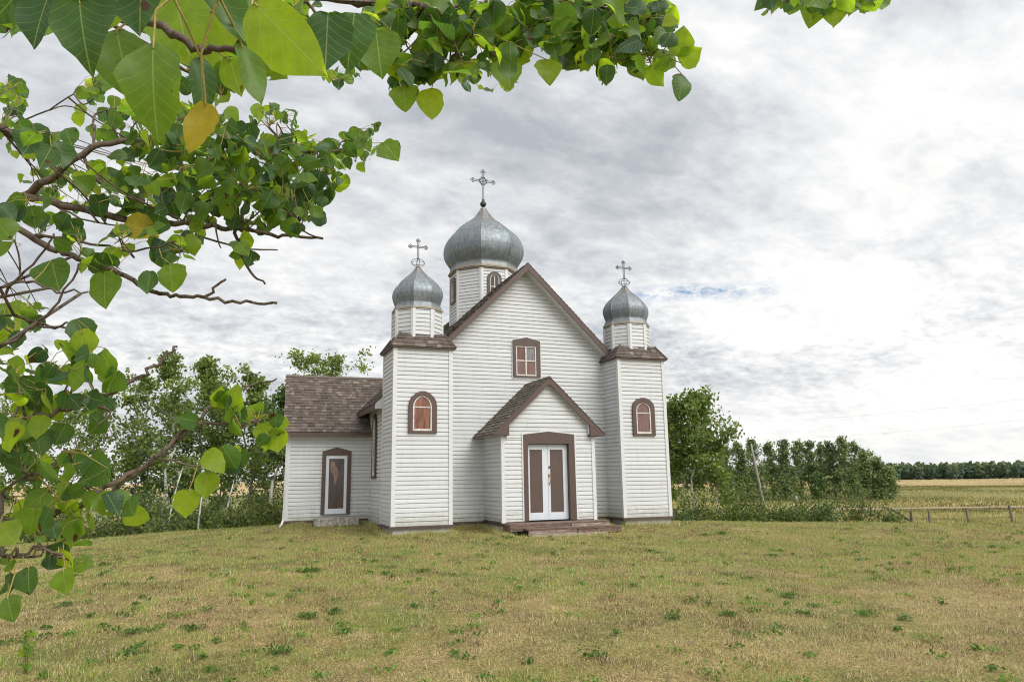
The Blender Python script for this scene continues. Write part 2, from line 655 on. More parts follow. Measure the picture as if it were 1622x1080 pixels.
# --- walls of the nave (front gable, sides, back)
XO, XI, TY0, TY1 = 4.097, 2.562, -0.968, 0.40
XN, NB = 3.99, 9.6
SL = 0.9695                                   # slope of the nave roof
AP = 7.463 - 0.15                             # wall apex under the roof
front = frame((0, 0, 0), (1, 0, 0), (0, -1, 0))
mb = MB()
g_poly = [(-2.62, 0.0), (2.62, 0.0), (2.62, AP - SL * 2.62), (0, AP), (-2.62, AP - SL * 2.62)]
wall(mb, front, g_poly)
left = frame((-XN, 0, 0), (0, -1, 0), (-1, 0, 0))
right = frame((XN, 0, 0), (0, 1, 0), (1, 0, 0))
ev = AP - SL * XN
wall(mb, left, [(-NB, -0.06), (-0.1, -0.06), (-0.1, ev), (-NB, ev)])
wall(mb, right, [(0.1, 0.0), (NB, 0.0), (NB, ev), (0.1, ev)])
back = frame((0, NB, 0), (-1, 0, 0), (0, 1, 0))
wall(mb, back, [(-XN, 0), (XN, 0), (XN, ev), (0, AP), (-XN, ev)])
mb.build('nave_wall', M_SID, church, fix=False)

mb = MB()
mb.box(-2.62, 2.62, -0.03, 0.10, -0.09, 0.0)
mb.box(-XN - 0.03, -XN + 0.1, 0.35, NB, -0.16, -0.06)
mb.box(XN - 0.1, XN + 0.03, 0.35, NB, -0.09, 0.0)
mb.build('sill_board', M_BRN2, church)
mb = MB()
mb.box(-2.6, 2.6, 0.0, 0.3, -0.6, -0.09)
mb.box(-XN, -XN + 0.25, 0.3, NB, -0.8, -0.16)
mb.box(XN - 0.25, XN, 0.3, NB, -0.8, -0.09)
mb.box(-XN, XN, NB - 0.25, NB, -0.8, 0.0)
mb.build('foundation', M_FOUND, church)

# nave roof
mb = MB()
RX = 4.36
ln = math.hypot(1, SL)
for sx in (-1, 1):
    U = (0, -1, 0) if sx > 0 else (0, 1, 0)
    V = (-sx / ln, 0, SL / ln)
    # upper part runs out over the front gable; lower part starts behind the corner tower
    for (xa, xb, ya, yb) in ((0, 2.62, -0.372, 10.0), (2.62, RX, 0.42, 10.0)):
        O = np.array((sx * xb, yb if sx > 0 else ya, 7.463 - SL * xb))
        shingles(mb, O, U, V, [(0, 0), (yb - ya, 0), (yb - ya, (xb - xa) * ln), (0, (xb - xa) * ln)], seed=11)
roof = mb.build('nave_roof', M_SHI, church, fix=False)
mb = MB()
mb.prism([(-0.09, -0.36, 7.39), (0, -0.36, 7.478), (0.09, -0.36, 7.39)], (0, 10.3, 0))
mb.build('ridge_cap', M_SHI, roof)


def rake(mb, x0, z0, x1, z1, y0, y1, h):
    mb.prism([(x0, y0, z0), (x1, y0, z1), (x1, y0, z1 - h), (x0, y0, z0 - h)], (0, y1 - y0, 0))


mb = MB()
for sx in (-1, 1):
    rake(mb, 0, 7.452, sx * 2.66, 7.452 - SL * 2.66, -0.366, -0.335, 0.205)
    mb.prism([(sx * (RX - 0.005), 0.47, 3.08 + 0.145), (sx * (RX - 0.035), 0.47, 3.08 + 0.175), (sx * (RX - 0.035), 0.47, 3.08), (sx * (RX - 0.005), 0.47, 3.08)], (0, 9.5, 0))
mb.build('nave_fascia', M_BRN, church)
mb = MB()
for sx in (-1, 1):
    mb.prism([(0, -0.334, 7.452 - 0.15), (sx * 2.66, -0.334, 7.452 - 0.15 - SL * 2.66), (sx * 2.66, -0.334, 7.452 - 0.175 - SL * 2.66), (0, -0.334, 7.452 - 0.175)], (0, 0.334, 0))
    mb.prism([(sx * (RX - 0.04), 0.47, 3.10), (sx * (XN - 0.05), 0.47, 3.30), (sx * (XN - 0.05), 0.47, 3.27), (sx * (RX - 0.04), 0.47, 3.08)], (0, 9.5, 0))
    mb.prism([(sx * (RX - 0.03), 0.44, 3.10), (sx * (RX - 0.03), 0.44, 7.455 - SL * (RX - 0.03) - 0.02), (sx * (XN - 0.3), 0.44, 7.455 - SL * (XN - 0.3) - 0.02), (sx * (XN - 0.3), 0.44, 3.10)], (0, 0.03, 0))
    # frieze trim under the rake
    mb.prism([(0, -0.045, AP - 0.02), (sx * 2.6, -0.045, AP - 0.02 - SL * 2.6), (sx * 2.6, -0.045, AP - 0.09 - SL * 2.6), (0, -0.045, AP - 0.09)], (0, 0.04, 0))
mb.build('soffit', M_WHT, church)

# gable window
G = [(-0.412, 4.06), (0.455, 4.06), (0.458, 5.15), (0.018, 5.25), (-0.416, 5.15)]
Gi = [(-0.318, 4.10), (0.325, 4.10), (0.325, 4.985), (0.0, 4.985), (-0.318, 4.985)]
mb = MB()
mb.ring(front, G, Gi, 0.0, 0.075)
gw = mb.build('gable_window', M_BRN, church)
mb = MB()
Gj = [(-0.285, 4.135), (0.292, 4.135), (0.292, 4.955), (0.0, 4.955), (-0.285, 4.955)]
mb.ring(front, Gi, Gj, 0.038, 0.062)
mb.prism([front(-0.02, 4.135, 0.042), front(0.018, 4.135, 0.042), front(0.018, 4.955, 0.042), front(-0.02, 4.955, 0.042)], (0, -0.016, 0))
for a, b_ in ((-0.285, -0.021), (0.019, 0.292)):
    mb.prism([front(a, 4.535, 0.042), front(b_, 4.535, 0.042), front(b_, 4.565, 0.042), front(a, 4.565, 0.042)], (0, -0.014, 0))
mb.build('window_sash', M_OLDW, gw)
for (a, b_, c, d, mm, lb) in ((-0.285, -0.02, 4.135, 4.535, M_PROSE, None), (0.018, 0.292, 4.135, 4.535, M_PROSE, None),
                              (-0.285, -0.02, 4.565, 4.955, M_PDEEP, 'reddish brown upper left pane'), (0.018, 0.292, 4.565, 4.955, M_PGREY, 'pale grey upper right pane')):
    mb = MB()
    mb.add([front(a, c, 0.040), front(b_, c, 0.040), front(b_, d, 0.040), front(a, d, 0.040)], [(0, 1, 2, 3)])
    q = mb.build('window_pane', mm, gw)
    if lb:
        q['label'] = lb
mb = MB()
ot = [(-0.445, 4.025), (0.488, 4.025), (0.49, 5.14), (0.018, 5.285), (-0.449, 5.14)]
mb.ring(front, ot, G, 0.0, 0.042)
mb.build('siding_channel', M_WHT, gw)


# --- octagonal drum with onion dome
def octa(R_, k):
    th = R(-22.5 + 45 * k)
    return R_ * math.sin(th), -R_ * math.cos(th)


class TB(list):
    """trim pieces, each a mesh of its own"""
    def prism(self, *a):
        m_ = MB()
        m_.prism(*a)
        self.append(m_)

    def box(self, *a):
        m_ = MB()
        m_.box(*a)
        self.append(m_)


def drum(parent, cx, cy, R_, z0, z1, trim):
    mb, tb = MB(), TB()
    for k in range(8):
        (xa, ya), (xb, yb) = octa(R_, k), octa(R_, k + 1)
        L = math.hypot(xb - xa, yb - ya)
        U = ((xb - xa) / L, (yb - ya) / L, 0)
        fr = frame((cx + xa, cy + ya, 0), U, (U[1], -U[0], 0))
        wall(mb, fr, [(0, z0), (L, z0), (L, z1), (0, z1)])
        # L-shaped corner post, mitred round the corner
        def pr(e, s):
            x, y = octa(R_ + e, k)
            return x, y
        px, py = octa(1.0, k)
        Ua = np.array(U)
        xp, yp = octa(R_, k - 1)
        Ub = np.array(((xa - xp) / L, (ya - yp) / L, 0))
        c = np.array((cx + xa, cy + ya, 0))
        nA, nB = np.array((U[1], -U[0], 0)), np.array((Ub[1], -Ub[0], 0))
        o_ = np.array((px, py, 0)) * (0.040 / math.cos(R(22.5)))
        pts = [c - Ub * trim, c - Ub * trim + nB * 0.040, c + o_, c + Ua * trim + nA * 0.040, c + Ua * trim]
        tb.prism([p + np.array((0, 0, z0)) for p in pts], (0, 0, z1 - z0))
    d = mb.build('drum', M_SID, parent, fix=False)
    return d, tb


def onion(parent, cx, cy, prof, z0, z1, nsub=1):
    """faceted onion dome; prof: list of (height fraction, corner radius)"""
    vs, fs, av = [], [], []
    # finer profile by smooth interpolation
    hs = np.array([p[0] for p in prof])
    rs = np.array([p[1] for p in prof])
    tt = np.linspace(0, len(prof) - 1, 4 * (len(prof) - 1) + 1)

    def cat(a):
        out = []
        for t_ in tt:
            i = min(int(t_), len(a) - 2)
            s = t_ - i
            p0, p1, p2, p3 = a[max(i - 1, 0)], a[i], a[i + 1], a[min(i + 2, len(a) - 1)]
            out.append(0.5 * (2 * p1 + (p2 - p0) * s + (2 * p0 - 5 * p1 + 4 * p2 - p3) * s * s + (3 * p1 - p0 - 3 * p2 + p3) * s ** 3))
        return np.array(out)
    H, RR = cat(hs), cat(rs)
    m = MB()
    ns = 4                                               # columns per gore, slightly bowed
    for k in range(8):
        vs = []
        for h, r_ in zip(H, RR):
            (xa, ya), (xb, yb) = octa(r_, k), octa(r_, k + 1)
            for j in range(ns + 1):
                s = j / ns
                bow = 1 + 0.014 * 4 * s * (1 - s)
                vs.append((cx + (xa + (xb - xa) * s) * bow, cy + (ya + (yb - ya) * s) * bow, z0 + (z1 - z0) * h))
        b = len(m.v)
        m.v += vs
        for i in range(len(H) - 1):
            for j in range(ns):
                q = i * (ns + 1) + j + b
                m.f.append([q, q + 1, q + ns + 2, q + ns + 1])
                m.a.append(float((H[i] + H[i + 1]) / 2))
    o = m.build('dome', M_DOME, parent, fix=False, smooth=True)
    # standing seam along each crease
    sm = MB()
    for k in range(8):
        pts = []
        for h, r_ in zip(H, RR):
            x, y = octa(r_ + 0.003, k)
            pts.append((cx + x, cy + y, z0 + (z1 - z0) * h))
        sm.tube(pts, 0.009, 5)
    sm.build('dome_seam', M_DOME, o if parent is church else parent)
    lp = MB()
    r0 = prof[0][1]
    for ra, rb, za, zb in ((r0 + 0.004, r0 - 0.06, z0 - 0.035, z0 - 0.002), (r0 - 0.045, r0 - 0.16, z0 - 0.075, z0 - 0.036)):
        pa = [(*octa(ra, k), 0) for k in range(8)]
        vs = [(cx + x, cy + y, z) for z in (za, zb) for x, y, _ in pa]
        lp.add(vs, [tuple(range(8)), tuple(range(8, 16))] + [(k, (k + 1) % 8, 8 + (k + 1) % 8, 8 + k) for k in range(8)])
    lp.build('dome_lip', M_TAN, o if parent is church else parent)
    return o


PROF_S = [(0, .722), (.055, .672), (.12, .632), (.17, .648), (.25, .685), (.35, .708), (.45, .680), (.56, .592), (.67, .455), (.77, .300), (.85, .190), (.92, .115), (.985, .055), (1.0, .04)]
PROF_C = [(0, 1.275), (.035, 1.215), (.085, 1.185), (.14, 1.265), (.23, 1.385), (.33, 1.425), (.44, 1.375), (.55, 1.22), (.66, .94), (.76, .60), (.84, .37), (.91, .235), (.97, .13), (1.0, .10)]


# --- corner towers
def tower(sx):
    xa, xb = (-XO, -XI) if sx < 0 else (XI, XO)
    xc, yc = (xa + xb) / 2, -0.24
    HT = 4.70
    mb = MB()
    wall(mb, front_t, [(xa, 0), (xb, 0), (xb, HT), (xa, HT)])
    wall(mb, frame((xa, 0, 0), (0, -1, 0), (-1, 0, 0)), [(-TY1, 0), (-TY0, 0), (-TY0, HT), (-TY1, HT)])
    wall(mb, frame((xb, 0, 0), (0, 1, 0), (1, 0, 0)), [(TY0, 0), (TY1, 0), (TY1, HT), (TY0, HT)])
    wall(mb, frame((0, TY1, 0), (-1, 0, 0), (0, 1, 0)), [(-xb, 0), (-xa, 0), (-xa, HT), (-xb, HT)])
    tw = mb.build('corner_tower', M_SID, church, fix=False)
    d, tb = drum(tw, xc, yc, 0.686, 4.86, 5.70, 0.055)
    for x in (xa, xb):
        sg = -1 if x == xa else 1
        x0, x1 = sorted((x + sg * 0.040, x - sg * 0.065))
        tb.box(x0, x1, TY0 - 0.040, TY0 + 0.065, 0.0, HT)
        tb.box(x0, x1, TY1 - 0.05, TY1 + 0.040, 0.0, HT)
    # inside corner against the gable wall
    xi = xb if sx < 0 else xa
    x0, x1 = sorted((xi, xi - sx * 0.035))
    tb.box(x0, x1, -0.04, 0.0, 0, HT)
    tb.box(xa - 0.035, xb + 0.035, TY0 - 0.042, TY0 - 0.028, HT - 0.09, HT)
    for q_ in tb:
        q_.build('corner_trim', M_WHT, tw)
    # hipped skirt roof up to the drum
    mb = MB()
    oh, ze, zt = 0.115, 4.615, 5.02
    ex0, ex1, ey0, ey1 = xa - oh, xb + oh, TY0 - oh, TY1 + oh
    it = 0.60
    ix0, ix1, iy0, iy1 = xc - it, xc + it, yc - it, yc + it
    quads = [((ex0, ey0), (ex1, ey0), (ix1, iy0), (ix0, iy0)), ((ex1, ey0), (ex1, ey1), (ix1, iy1), (ix1, iy0)),
             ((ex1, ey1), (ex0, ey1), (ix0, iy1), (ix1, iy1)), ((ex0, ey1), (ex0, ey0), (ix0, iy0), (ix0, iy1))]
    for qi, (a, b_, c, e) in enumerate(quads):
        A, B = np.array((*a, ze)), np.array((*b_, ze))
        Cc, E = np.array((*c, zt)), np.array((*e, zt))
        U = (B - A) / np.linalg.norm(B - A)
        mid = (Cc + E) / 2 - A
        Vv = mid - U * (mid @ U)
        Lv = np.linalg.norm(Vv)
        Vv = Vv / Lv
        poly = [(0, 0), (np.linalg.norm(B - A), 0), ((Cc - A) @ U, Lv), ((E - A) @ U, Lv)]
        shingles(mb, A, U, Vv, poly, seed=20 + qi + (9 if sx > 0 else 0))
    for a, c in (((ex0, ey0), (ix0, iy0)), ((ex1, ey0), (ix1, iy0)), ((ex0, ey1), (ix0, iy1)), ((ex1, ey1), (ix1, iy1))):
        mb.tube([(*a, ze + 0.012), (*c, zt + 0.012)], 0.028, 6, 0.35)
    mb.build('skirt_roof', M_SHI, tw, fix=False)
    mb = MB()
    mb.box(ex0 + 0.01, ex1 - 0.01, ey0 + 0.01, ey1 - 0.01, ze - 0.035, ze - 0.004)
    mb.build('roof_edge', M_BRN, tw)
    dm = onion(tw, xc, yc, PROF_S, 5.745, 7.07)
    # base
    mb = MB()
    mb.box(xa - 0.09, xb + 0.09, TY0 - 0.10, TY1 + 0.02, -0.065, -0.002)
    mb.build('sill_board', M_BRN2, tw)
    mb = MB()
    mb.box(xa + 0.02, xb - 0.02, TY0 - 0.01, TY1, -0.7, -0.066)
    mb.build('foundation', M_FOUND, tw)
    # window
    if sx < 0:
        out_ = arch(-3.722, -2.963, 2.342, 3.06, 3.45)
        inn = arch(-3.607, -3.098, 2.40, 3.03, 3.315)
        bars = [(-3.57, -3.14, 3.0, 3.026)]
        arched_window(front_t, tw, out_, inn, bars, M_PCURT)
    else:
        out_ = arch(2.948, 3.697, 2.32, 3.13, 3.435, pt=0.0)
        inn = arch(3.068, 3.555, 2.375, 3.05, 3.28, pt=0.0)
        bars = [(3.10, 3.52, 2.965, 2.992)]
        arched_window(front_t, tw, out_, inn, bars, M_PROSE)
    # cross on an open wire bulb
    zb, cm = 7.05, MB()
    yv = yc
    n = 20
    for ang in (0, 90):
        ca, sa = math.cos(R(ang)), math.sin(R(ang))
        pts = []
        for i in range(n + 1):
            a = 2 * math.pi * i / n
            pts.append((xc + 0.19 * math.sin(a) * ca, yv + 0.19 * math.sin(a) * sa, zb + 0.125 - 0.105 * math.cos(a) * (1 + 0.25 * (math.cos(a) < 0))))
        cm.tube(pts, 0.008, 5, caps=False)
    pts = [(xc + 0.185 * math.sin(2 * math.pi * i / n), yv + 0.185 * math.cos(2 * math.pi * i / n), zb + 0.125) for i in range(n + 1)]
    cm.tube(pts, 0.007, 5, caps=False)
    cm.tube([(xc, yv, zb - 0.02), (xc, yv, zb + 0.26)], 0.007, 5)
    z0 = zb + 0.23
    for dx in (-0.021, 0.021):
        cm.tube([(xc + dx, yv, z0), (xc + dx, yv, z0 + 0.55)], 0.0115, 5)
    zc_ = z0 + 0.37
    for dz in (-0.02, 0.02):
        cm.tube([(xc - 0.21, yv, zc_ + dz), (xc + 0.21, yv, zc_ + dz)], 0.0115, 5)
    for (ux, uz) in ((1, 0), (-1, 0), (0, 1)):
        bx, bz = (xc + ux * 0.22, zc_) if ux else (xc, z0 + 0.55)
        for (ox, oz) in ((0.035 * ux, 0.035 * uz), (0.035 * uz, 0.035 * ux), (-0.035 * uz, -0.035 * ux)):
            c = (bx + ox, yv, bz + oz)
            cm.tube([(c[0] + 0.025 * math.sin(2 * math.pi * i / 8), yv, c[2] + 0.025 * math.cos(2 * math.pi * i / 8)) for i in range(9)], 0.0115, 5, caps=False)
    cm.build('cross', M_SILV, tw)
    return tw


front_t = frame((0, TY0, 0), (1, 0, 0), (0, -1, 0))
tower(-1)
tower(1)

# --- central drum
CY = 3.776
d, tb = drum(church, 0, CY, 1.179, 5.0, 8.20, 0.06)
d.name = 'central_drum'
for q_ in tb:
    q_.build('corner_trim', M_WHT, d)
fd = frame((0, CY - 1.179 * math.cos(R(22.5)), 0), (1, 0, 0), (0, -1, 0))
fl = frame((-1.179 * math.cos(R(22.5)), CY, 0), (0, -1, 0), (-1, 0, 0))
fr_ = frame((1.179 * math.cos(R(22.5)), CY, 0), (0, 1, 0), (1, 0, 0))
for fq in (fd, fl, fr_):
    arched_window(fq, d, arch(-0.25, 0.25, 7.10, 7.82, 8.04), arch(-0.165, 0.165, 7.18, 7.78, 7.94),
                  [(-0.013, 0.013, 7.2, 7.88), (-0.13, -0.014, 7.5, 7.525), (0.014, 0.13, 7.5, 7.525)], M_PDARK)
dome = onion(church, 0, CY, PROF_C, 8.235, 10.72)
mb = MB()
for i in range(6):
    pass
n = 10
pr = [(0.07, -0.09), (0.10, -0.05), (0.118, 0.0), (0.10, 0.06), (0.06, 0.10), (0.02, 0.125)]
vs, fs = [], []
BALL = 10.885
for r_, z in pr:
    vs += [(r_ * math.cos(2 * math.pi * k / n), CY + r_ * math.sin(2 * math.pi * k / n), BALL + z) for k in range(n)]
for i in range(len(pr) - 1):
    fs += [(i * n + k, i * n + (k + 1) % n, (i + 1) * n + (k + 1) % n, (i + 1) * n + k) for k in range(n)]
mb.add(vs, fs)
mb.build('finial_ball', M_IRON, dome, smooth=True)
cm = MB()
zb = BALL + 0.10
for dx in (-0.028, 0.028):
    cm.tube([(dx, CY, zb), (dx, CY, zb + 1.13)], 0.012, 5)
cm.box(-0.045, 0.045, CY - 0.02, CY + 0.02, zb + 0.02, zb + 0.09)
zc_ = zb + 0.79
for dz in (-0.028, 0.028):
    cm.tube([(-0.37, CY, zc_ + dz), (0.37, CY, zc_ + dz)], 0.012, 5)
for (ux, uz) in ((1, 0), (-1, 0), (0, 1)):
    bx, bz = (ux * 0.385, zc_) if ux else (0, zb + 1.14)
    for (ox, oz) in ((0.055 * ux, 0.055 * uz), (0.05 * uz, 0.05 * ux), (-0.05 * uz, -0.05 * ux)):
        c = (bx + ox, bz + oz)
        cm.tube([(c[0] + 0.036 * math.sin(2 * math.pi * i / 8), CY, c[1] + 0.036 * math.cos(2 * math.pi * i / 8)) for i in range(9)], 0.011, 5, caps=False)
cm.tube([(0.125 * math.sin(2 * math.pi * i / 16), CY, zc_ + 0.125 * math.cos(2 * math.pi * i / 16)) for i in range(17)], 0.019, 6, caps=False)
for i in range(8):
    a = math.pi / 8 + math.pi * i / 4
    cm.tube([(0.12 * math.sin(a), CY, zc_ + 0.12 * math.cos(a)), (0.185 * math.sin(a), CY, zc_ + 0.185 * math.cos(a))], 0.012, 5)
cm.build('cross', M_IRON, dome)

# --- porch
PX, PY, PH = 1.332, -1.549, 2.26
PS = 0.9457
pf = frame((0, PY, 0), (1, 0, 0), (0, -1, 0))
mb = MB()
PAP = 3.856 - 0.12
Z0 = 0.045
wall(mb, pf, [(-PX, Z0), (-0.745, Z0), (-0.745, 2.2), (-PX, 2.2)])
wall(mb, pf, [(0.755, Z0), (PX, Z0), (PX, 2.2), (0.755, 2.2)])
wall(mb, pf, [(-PX, 2.2), (PX, 2.2), (PX, PAP - PS * PX), (0, PAP), (-PX, PAP - PS * PX)])
wall(mb, frame((-PX, 0, 0), (0, -1, 0), (-1, 0, 0)), [(0.0, -0.02), (-PY, -0.02), (-PY, 2.36), (0.0, 2.36)])
wall(mb, frame((PX, 0, 0), (0, 1, 0), (1, 0, 0)), [(PY, Z0), (0, Z0), (0, 2.36), (PY, 2.36)])
porch = mb.build('porch', M_SID, church, fix=False)
mb = TB()
for sx in (-1, 1):
    x0, x1 = sorted((sx * (PX + 0.040), sx * (PX - 0.06)))
    mb.box(x0, x1, PY - 0.040, PY + 0.06, 0.02, 2.32)
    x0, x1 = sorted((sx * PX, sx * (PX + 0.035)))
    mb.box(x0, x1, -0.04, 0, 0, 2.36)
    mb.prism([(0, PY - 0.045, PAP - 0.01), (sx * 1.2, PY - 0.045, PAP - 0.01 - PS * 1.2), (sx * 1.2, PY - 0.045, PAP - 0.07 - PS * 1.2), (0, PY - 0.045, PAP - 0.07)], (0, 0.03, 0))
mb.box(1.165, 1.20, PY - 0.10, PY - 0.03, 2.30, 2.62)
for q_ in mb:
    q_.build('corner_trim', M_WHT, porch)
mb = MB()
ln = math.hypot(1, PS)
PE = 1.655
for sx in (-1, 1):
    U = (0, -1, 0) if sx > 0 else (0, 1, 0)
    O = (sx * PE, 0.0 if sx > 0 else -1.725, 3.856 - PS * PE)
    shingles(mb, O, U, (-sx / ln, 0, PS / ln), [(0, 0), (1.725, 0), (1.725, PE * ln), (0, PE * ln)], row=0.13, seed=41)
mb.prism([(-0.08, -1.73, 3.80), (0, -1.73, 3.872), (0.08, -1.73, 3.80)], (0, 1.73, 0), 0.3)
mb.build('porch_roof', M_SHI, porch, fix=False)
mb = MB()
for sx in (-1, 1):
    z_ = 3.845 - PS * 1.64
    mb.prism([(0, -1.715, 3.845), (sx * 1.64, -1.715, z_), (sx * 1.625, -1.715, z_ - 0.035), (sx * 1.19, -1.715, z_ - 0.035), (sx * 1.19, -1.715, z_ + 0.45 * PS - 0.19), (0, -1.715, 3.655)], (0, 0.03, 0))
    mb.prism([(sx * 1.63, -1.684, z_ - 0.01), (sx * 1.19, -1.684, z_ + 0.45 * PS - 0.10), (sx * 1.19, -1.684, z_ - 0.040), (sx * 1.62, -1.684, z_ - 0.040)], (0, 0.12, 0))
    x0, x1 = sorted((sx * 1.62, sx * 1.645))
    mb.box(x0, x1, -1.70, -0.02, z_ - 0.03, z_ + 0.005)
mb.build('porch_fascia', M_BRN, porch)
mb = MB()
for sx in (-1, 1):
    z_ = 3.845 - PS * 1.64
    x0, x1 = sorted((sx * (PX + 0.03), sx * 1.615))
    mb.box(x0, x1, -1.55, -0.02, z_ - 0.005, z_ + 0.012)
    mb.prism([(0, -1.684, 3.72), (sx * 1.19, -1.684, 3.72 - PS * 1.19), (sx * 1.19, -1.684, 3.70 - PS * 1.19), (0, -1.684, 3.70)], (0, 0.10, 0))
mb.build('soffit', M_WHT, porch)
# door
D0 = [(-0.745, 0.05), (0.76, 0.05), (0.745, 2.30), (-0.02, 2.375), (-0.75, 2.29)]
D1 = [(-0.625, 0.05), (0.575, 0.05), (0.575, 2.05), (-0.02, 2.05), (-0.625, 2.05)]
mb = MB()
mb.ring(pf, D0, D1, -0.13, 0.055)
df = mb.build('door_frame', M_BRN, porch)
mb = MB()
D2 = [(-0.785, 0.05), (0.80, 0.05), (0.785, 2.33), (-0.02, 2.405), (-0.79, 2.32)]
mb.ring(pf, D2, D0, 0.0, 0.040)
mb.build('siding_channel', M_WHT, porch)
for (u0, u1, p0, p1) in ((-0.62, -0.008, -0.535, -0.17), (0.0, 0.57, 0.06, 0.44)):
    mb = MB()
    oz = [(u0, 0.06), (u1, 0.06), (u1, 2.04), (u0, 2.04)]
    iz = [(p0, 0.25), (p1, 0.25), (p1, 1.895), (p0, 1.895)]
    mb.ring(pf, oz, iz, -0.11, -0.07)
    leaf = mb.build('door_leaf', M_DOOR, porch)
    mb = MB()
    mb.prism([pf(u, z, -0.082) for u, z in iz], (0, 0.02, 0))
    mb.build('door_panel', M_PANEL, porch)
mb = MB()


def disc(mb, fr, u, z, r_, d0, d1, n=10, sz=1.0):
    vs = []
    for d in (d0, d1):
        rr = r_ if d == d0 else r_ * 0.8
        vs += [fr(u + rr * math.cos(2 * math.pi * i / n), z + sz * rr * math.sin(2 * math.pi * i / n), d) for i in range(n)]
    mb.add(vs, [tuple(range(n)), tuple(range(n, 2 * n))] + [(i, (i + 1) % n, n + (i + 1) % n, n + i) for i in range(n)])


disc(mb, pf, 0.027, 1.215, 0.030, -0.07, -0.05, sz=1.5)
disc(mb, pf, 0.027, 0.985, 0.020, -0.07, -0.055, sz=1.5)
mb.tube([pf(0.027, 1.20, -0.055), pf(0.032, 1.16, -0.02), pf(0.036, 1.09, -0.012), pf(0.03, 1.03, -0.02), pf(0.027, 0.985, -0.055)], 0.010, 6)
mb.build('door_handle', M_BRASS, porch)
mb = MB()
disc(mb, pf, 0.040, 1.43, 0.030, -0.07, -0.045, sz=1.2)
mb.build('deadbolt', simple('dull_bronze', (0.10, 0.085, 0.06), 0.5, 0.2, 20, metal=0.5), porch)
mb = MB()
mb.box(-PX - 0.03, PX + 0.05, PY - 0.03, -0.02, -0.06, Z0 - 0.002)
mb.build('sill_board', M_BRN2, porch)
mb = MB()
mb.box(-PX + 0.02, PX - 0.02, PY + 0.02, -0.02, -0.7, -0.061)
mb.build('foundation', M_FOUND, porch)

# --- side wing
AX, AY = 6.42, 3.044
AYB, AR = 6.48, 4.76
fa = frame((0, AY, 0), (1, 0, 0), (0, -1, 0))
mb = MB()
wall(mb, fa, [(-AX, 0.02), (-XN, 0.02), (-XN, 2.50), (-AX, 2.50)])
TK = 0.085                                    # the end wall is set a little out of square
lt = math.hypot(1, TK)
fe = frame((-AX, AY, 0), (-TK / lt, -1 / lt, 0), (-1 / lt, TK / lt, 0))
we = (AYB - AY) * lt
wall(mb, fe, [(-we, 0.02), (0, 0.02), (0, 2.7), (-we / 2, 4.36), (-we, 2.7)])
AXB = AX - TK * (AYB - AY)
wall(mb, frame((0, AYB, 0), (-1, 0, 0), (0, 1, 0)), [(XN, 0.02), (AXB, 0.02), (AXB, 2.7), (XN, 2.7)])
wing = mb.build('side_wing', M_SID, church, fix=False)
mb = TB()
mb.box(-AX - 0.040, -AX + 0.065, AY - 0.040, AY + 0.065, 0.02, 2.50)
mb.box(-XN - 0.035, -XN, AY - 0.04, AY - 0.001, 0.0, 2.5)
for q_ in mb:
    q_.build('corner_trim', M_WHT, wing)
mb = MB()
AS = 0.960
ln = math.hypot(1, AS)
e0 = 2.72
run = AR - e0
shingles(mb, (-6.60, e0, 2.585), (1, 0, 0), (0, 1 / ln, AS / ln), [(0, 0), (2.585, 0), (3.62, run * ln), (0.06 * run, run * ln)], row=0.138, tab=0.155, seed=51)
e1 = AR + run
shingles(mb, (-3.8, e1, 2.585), (-1, 0, 0), (0, -1 / ln, AS / ln), [(0, 0), (2.80 - 0.12 * run, 0), (2.80 - 0.06 * run, run * ln), (-0.9, run * ln)], row=0.138, tab=0.155, seed=52)
zr = 2.585 + run * AS
mb.prism([(-6.48, AR - 0.10, zr - 0.06), (-6.48, AR, zr + 0.02), (-6.48, AR + 0.10, zr - 0.06)], (3.5, 0, 0), 0.55)
mb.build('wing_roof', M_SHI, wing, fix=False)
mb = MB()
mb.box(-6.59, -XN - 0.02, e0 + 0.005, e0 + 0.035, 2.475, 2.578)
mb.box(-6.30, -XN - 0.02, e1 - 0.035, e1 - 0.005, 2.475, 2.578)
for s_ in (-1, 1):
    yy = AR + s_ * run
    xe = -6.59 + 0.06 * (yy - e0)
    xm = -6.59 + 0.06 * run
    mb.prism([(xe, yy, 2.575), (xm, AR, zr - 0.012), (xm, AR, zr - 0.16), (xe, yy, 2.475)], (0.03, 0, 0))
mb.build('wing_fascia', M_BRN, wing)
mb = MB()
mb.box(-6.555, -XN - 0.02, e0 + 0.037, AY - 0.02, 2.478, 2.498)
mb.build('soffit', M_WHT, wing)
mb = MB()
A0 = [(-5.425, 0.17), (-4.566, 0.17), (-4.570, 2.03), (-4.998, 2.15), (-5.422, 2.03)]
A1 = [(-5.318, 0.17), (-4.685, 0.17), (-4.690, 1.905), (-4.998, 1.905), (-5.316, 1.905)]
mb.ring(fa, A0, A1, 0.0, 0.085)
mb.build('door_frame', M_BRN, wing)
mb = MB()
oz = [(-5.316, 0.18), (-4.687, 0.18), (-4.690, 1.903), (-5.314, 1.903)]
iz = [(-5.222, 0.335), (-4.768, 0.335), (-4.775, 1.806), (-5.228, 1.806)]
mb.ring(fa, oz, iz, 0.038, 0.068)
mb.build('storm_door', M_DOOR, wing)
mb = MB()
mb.add([fa(u, z, 0.045) for u, z in iz], [(0, 1, 2, 3)])
mb.build('door_screen', M_SCREEN, wing)
mb = MB()
rs = random.Random(3)
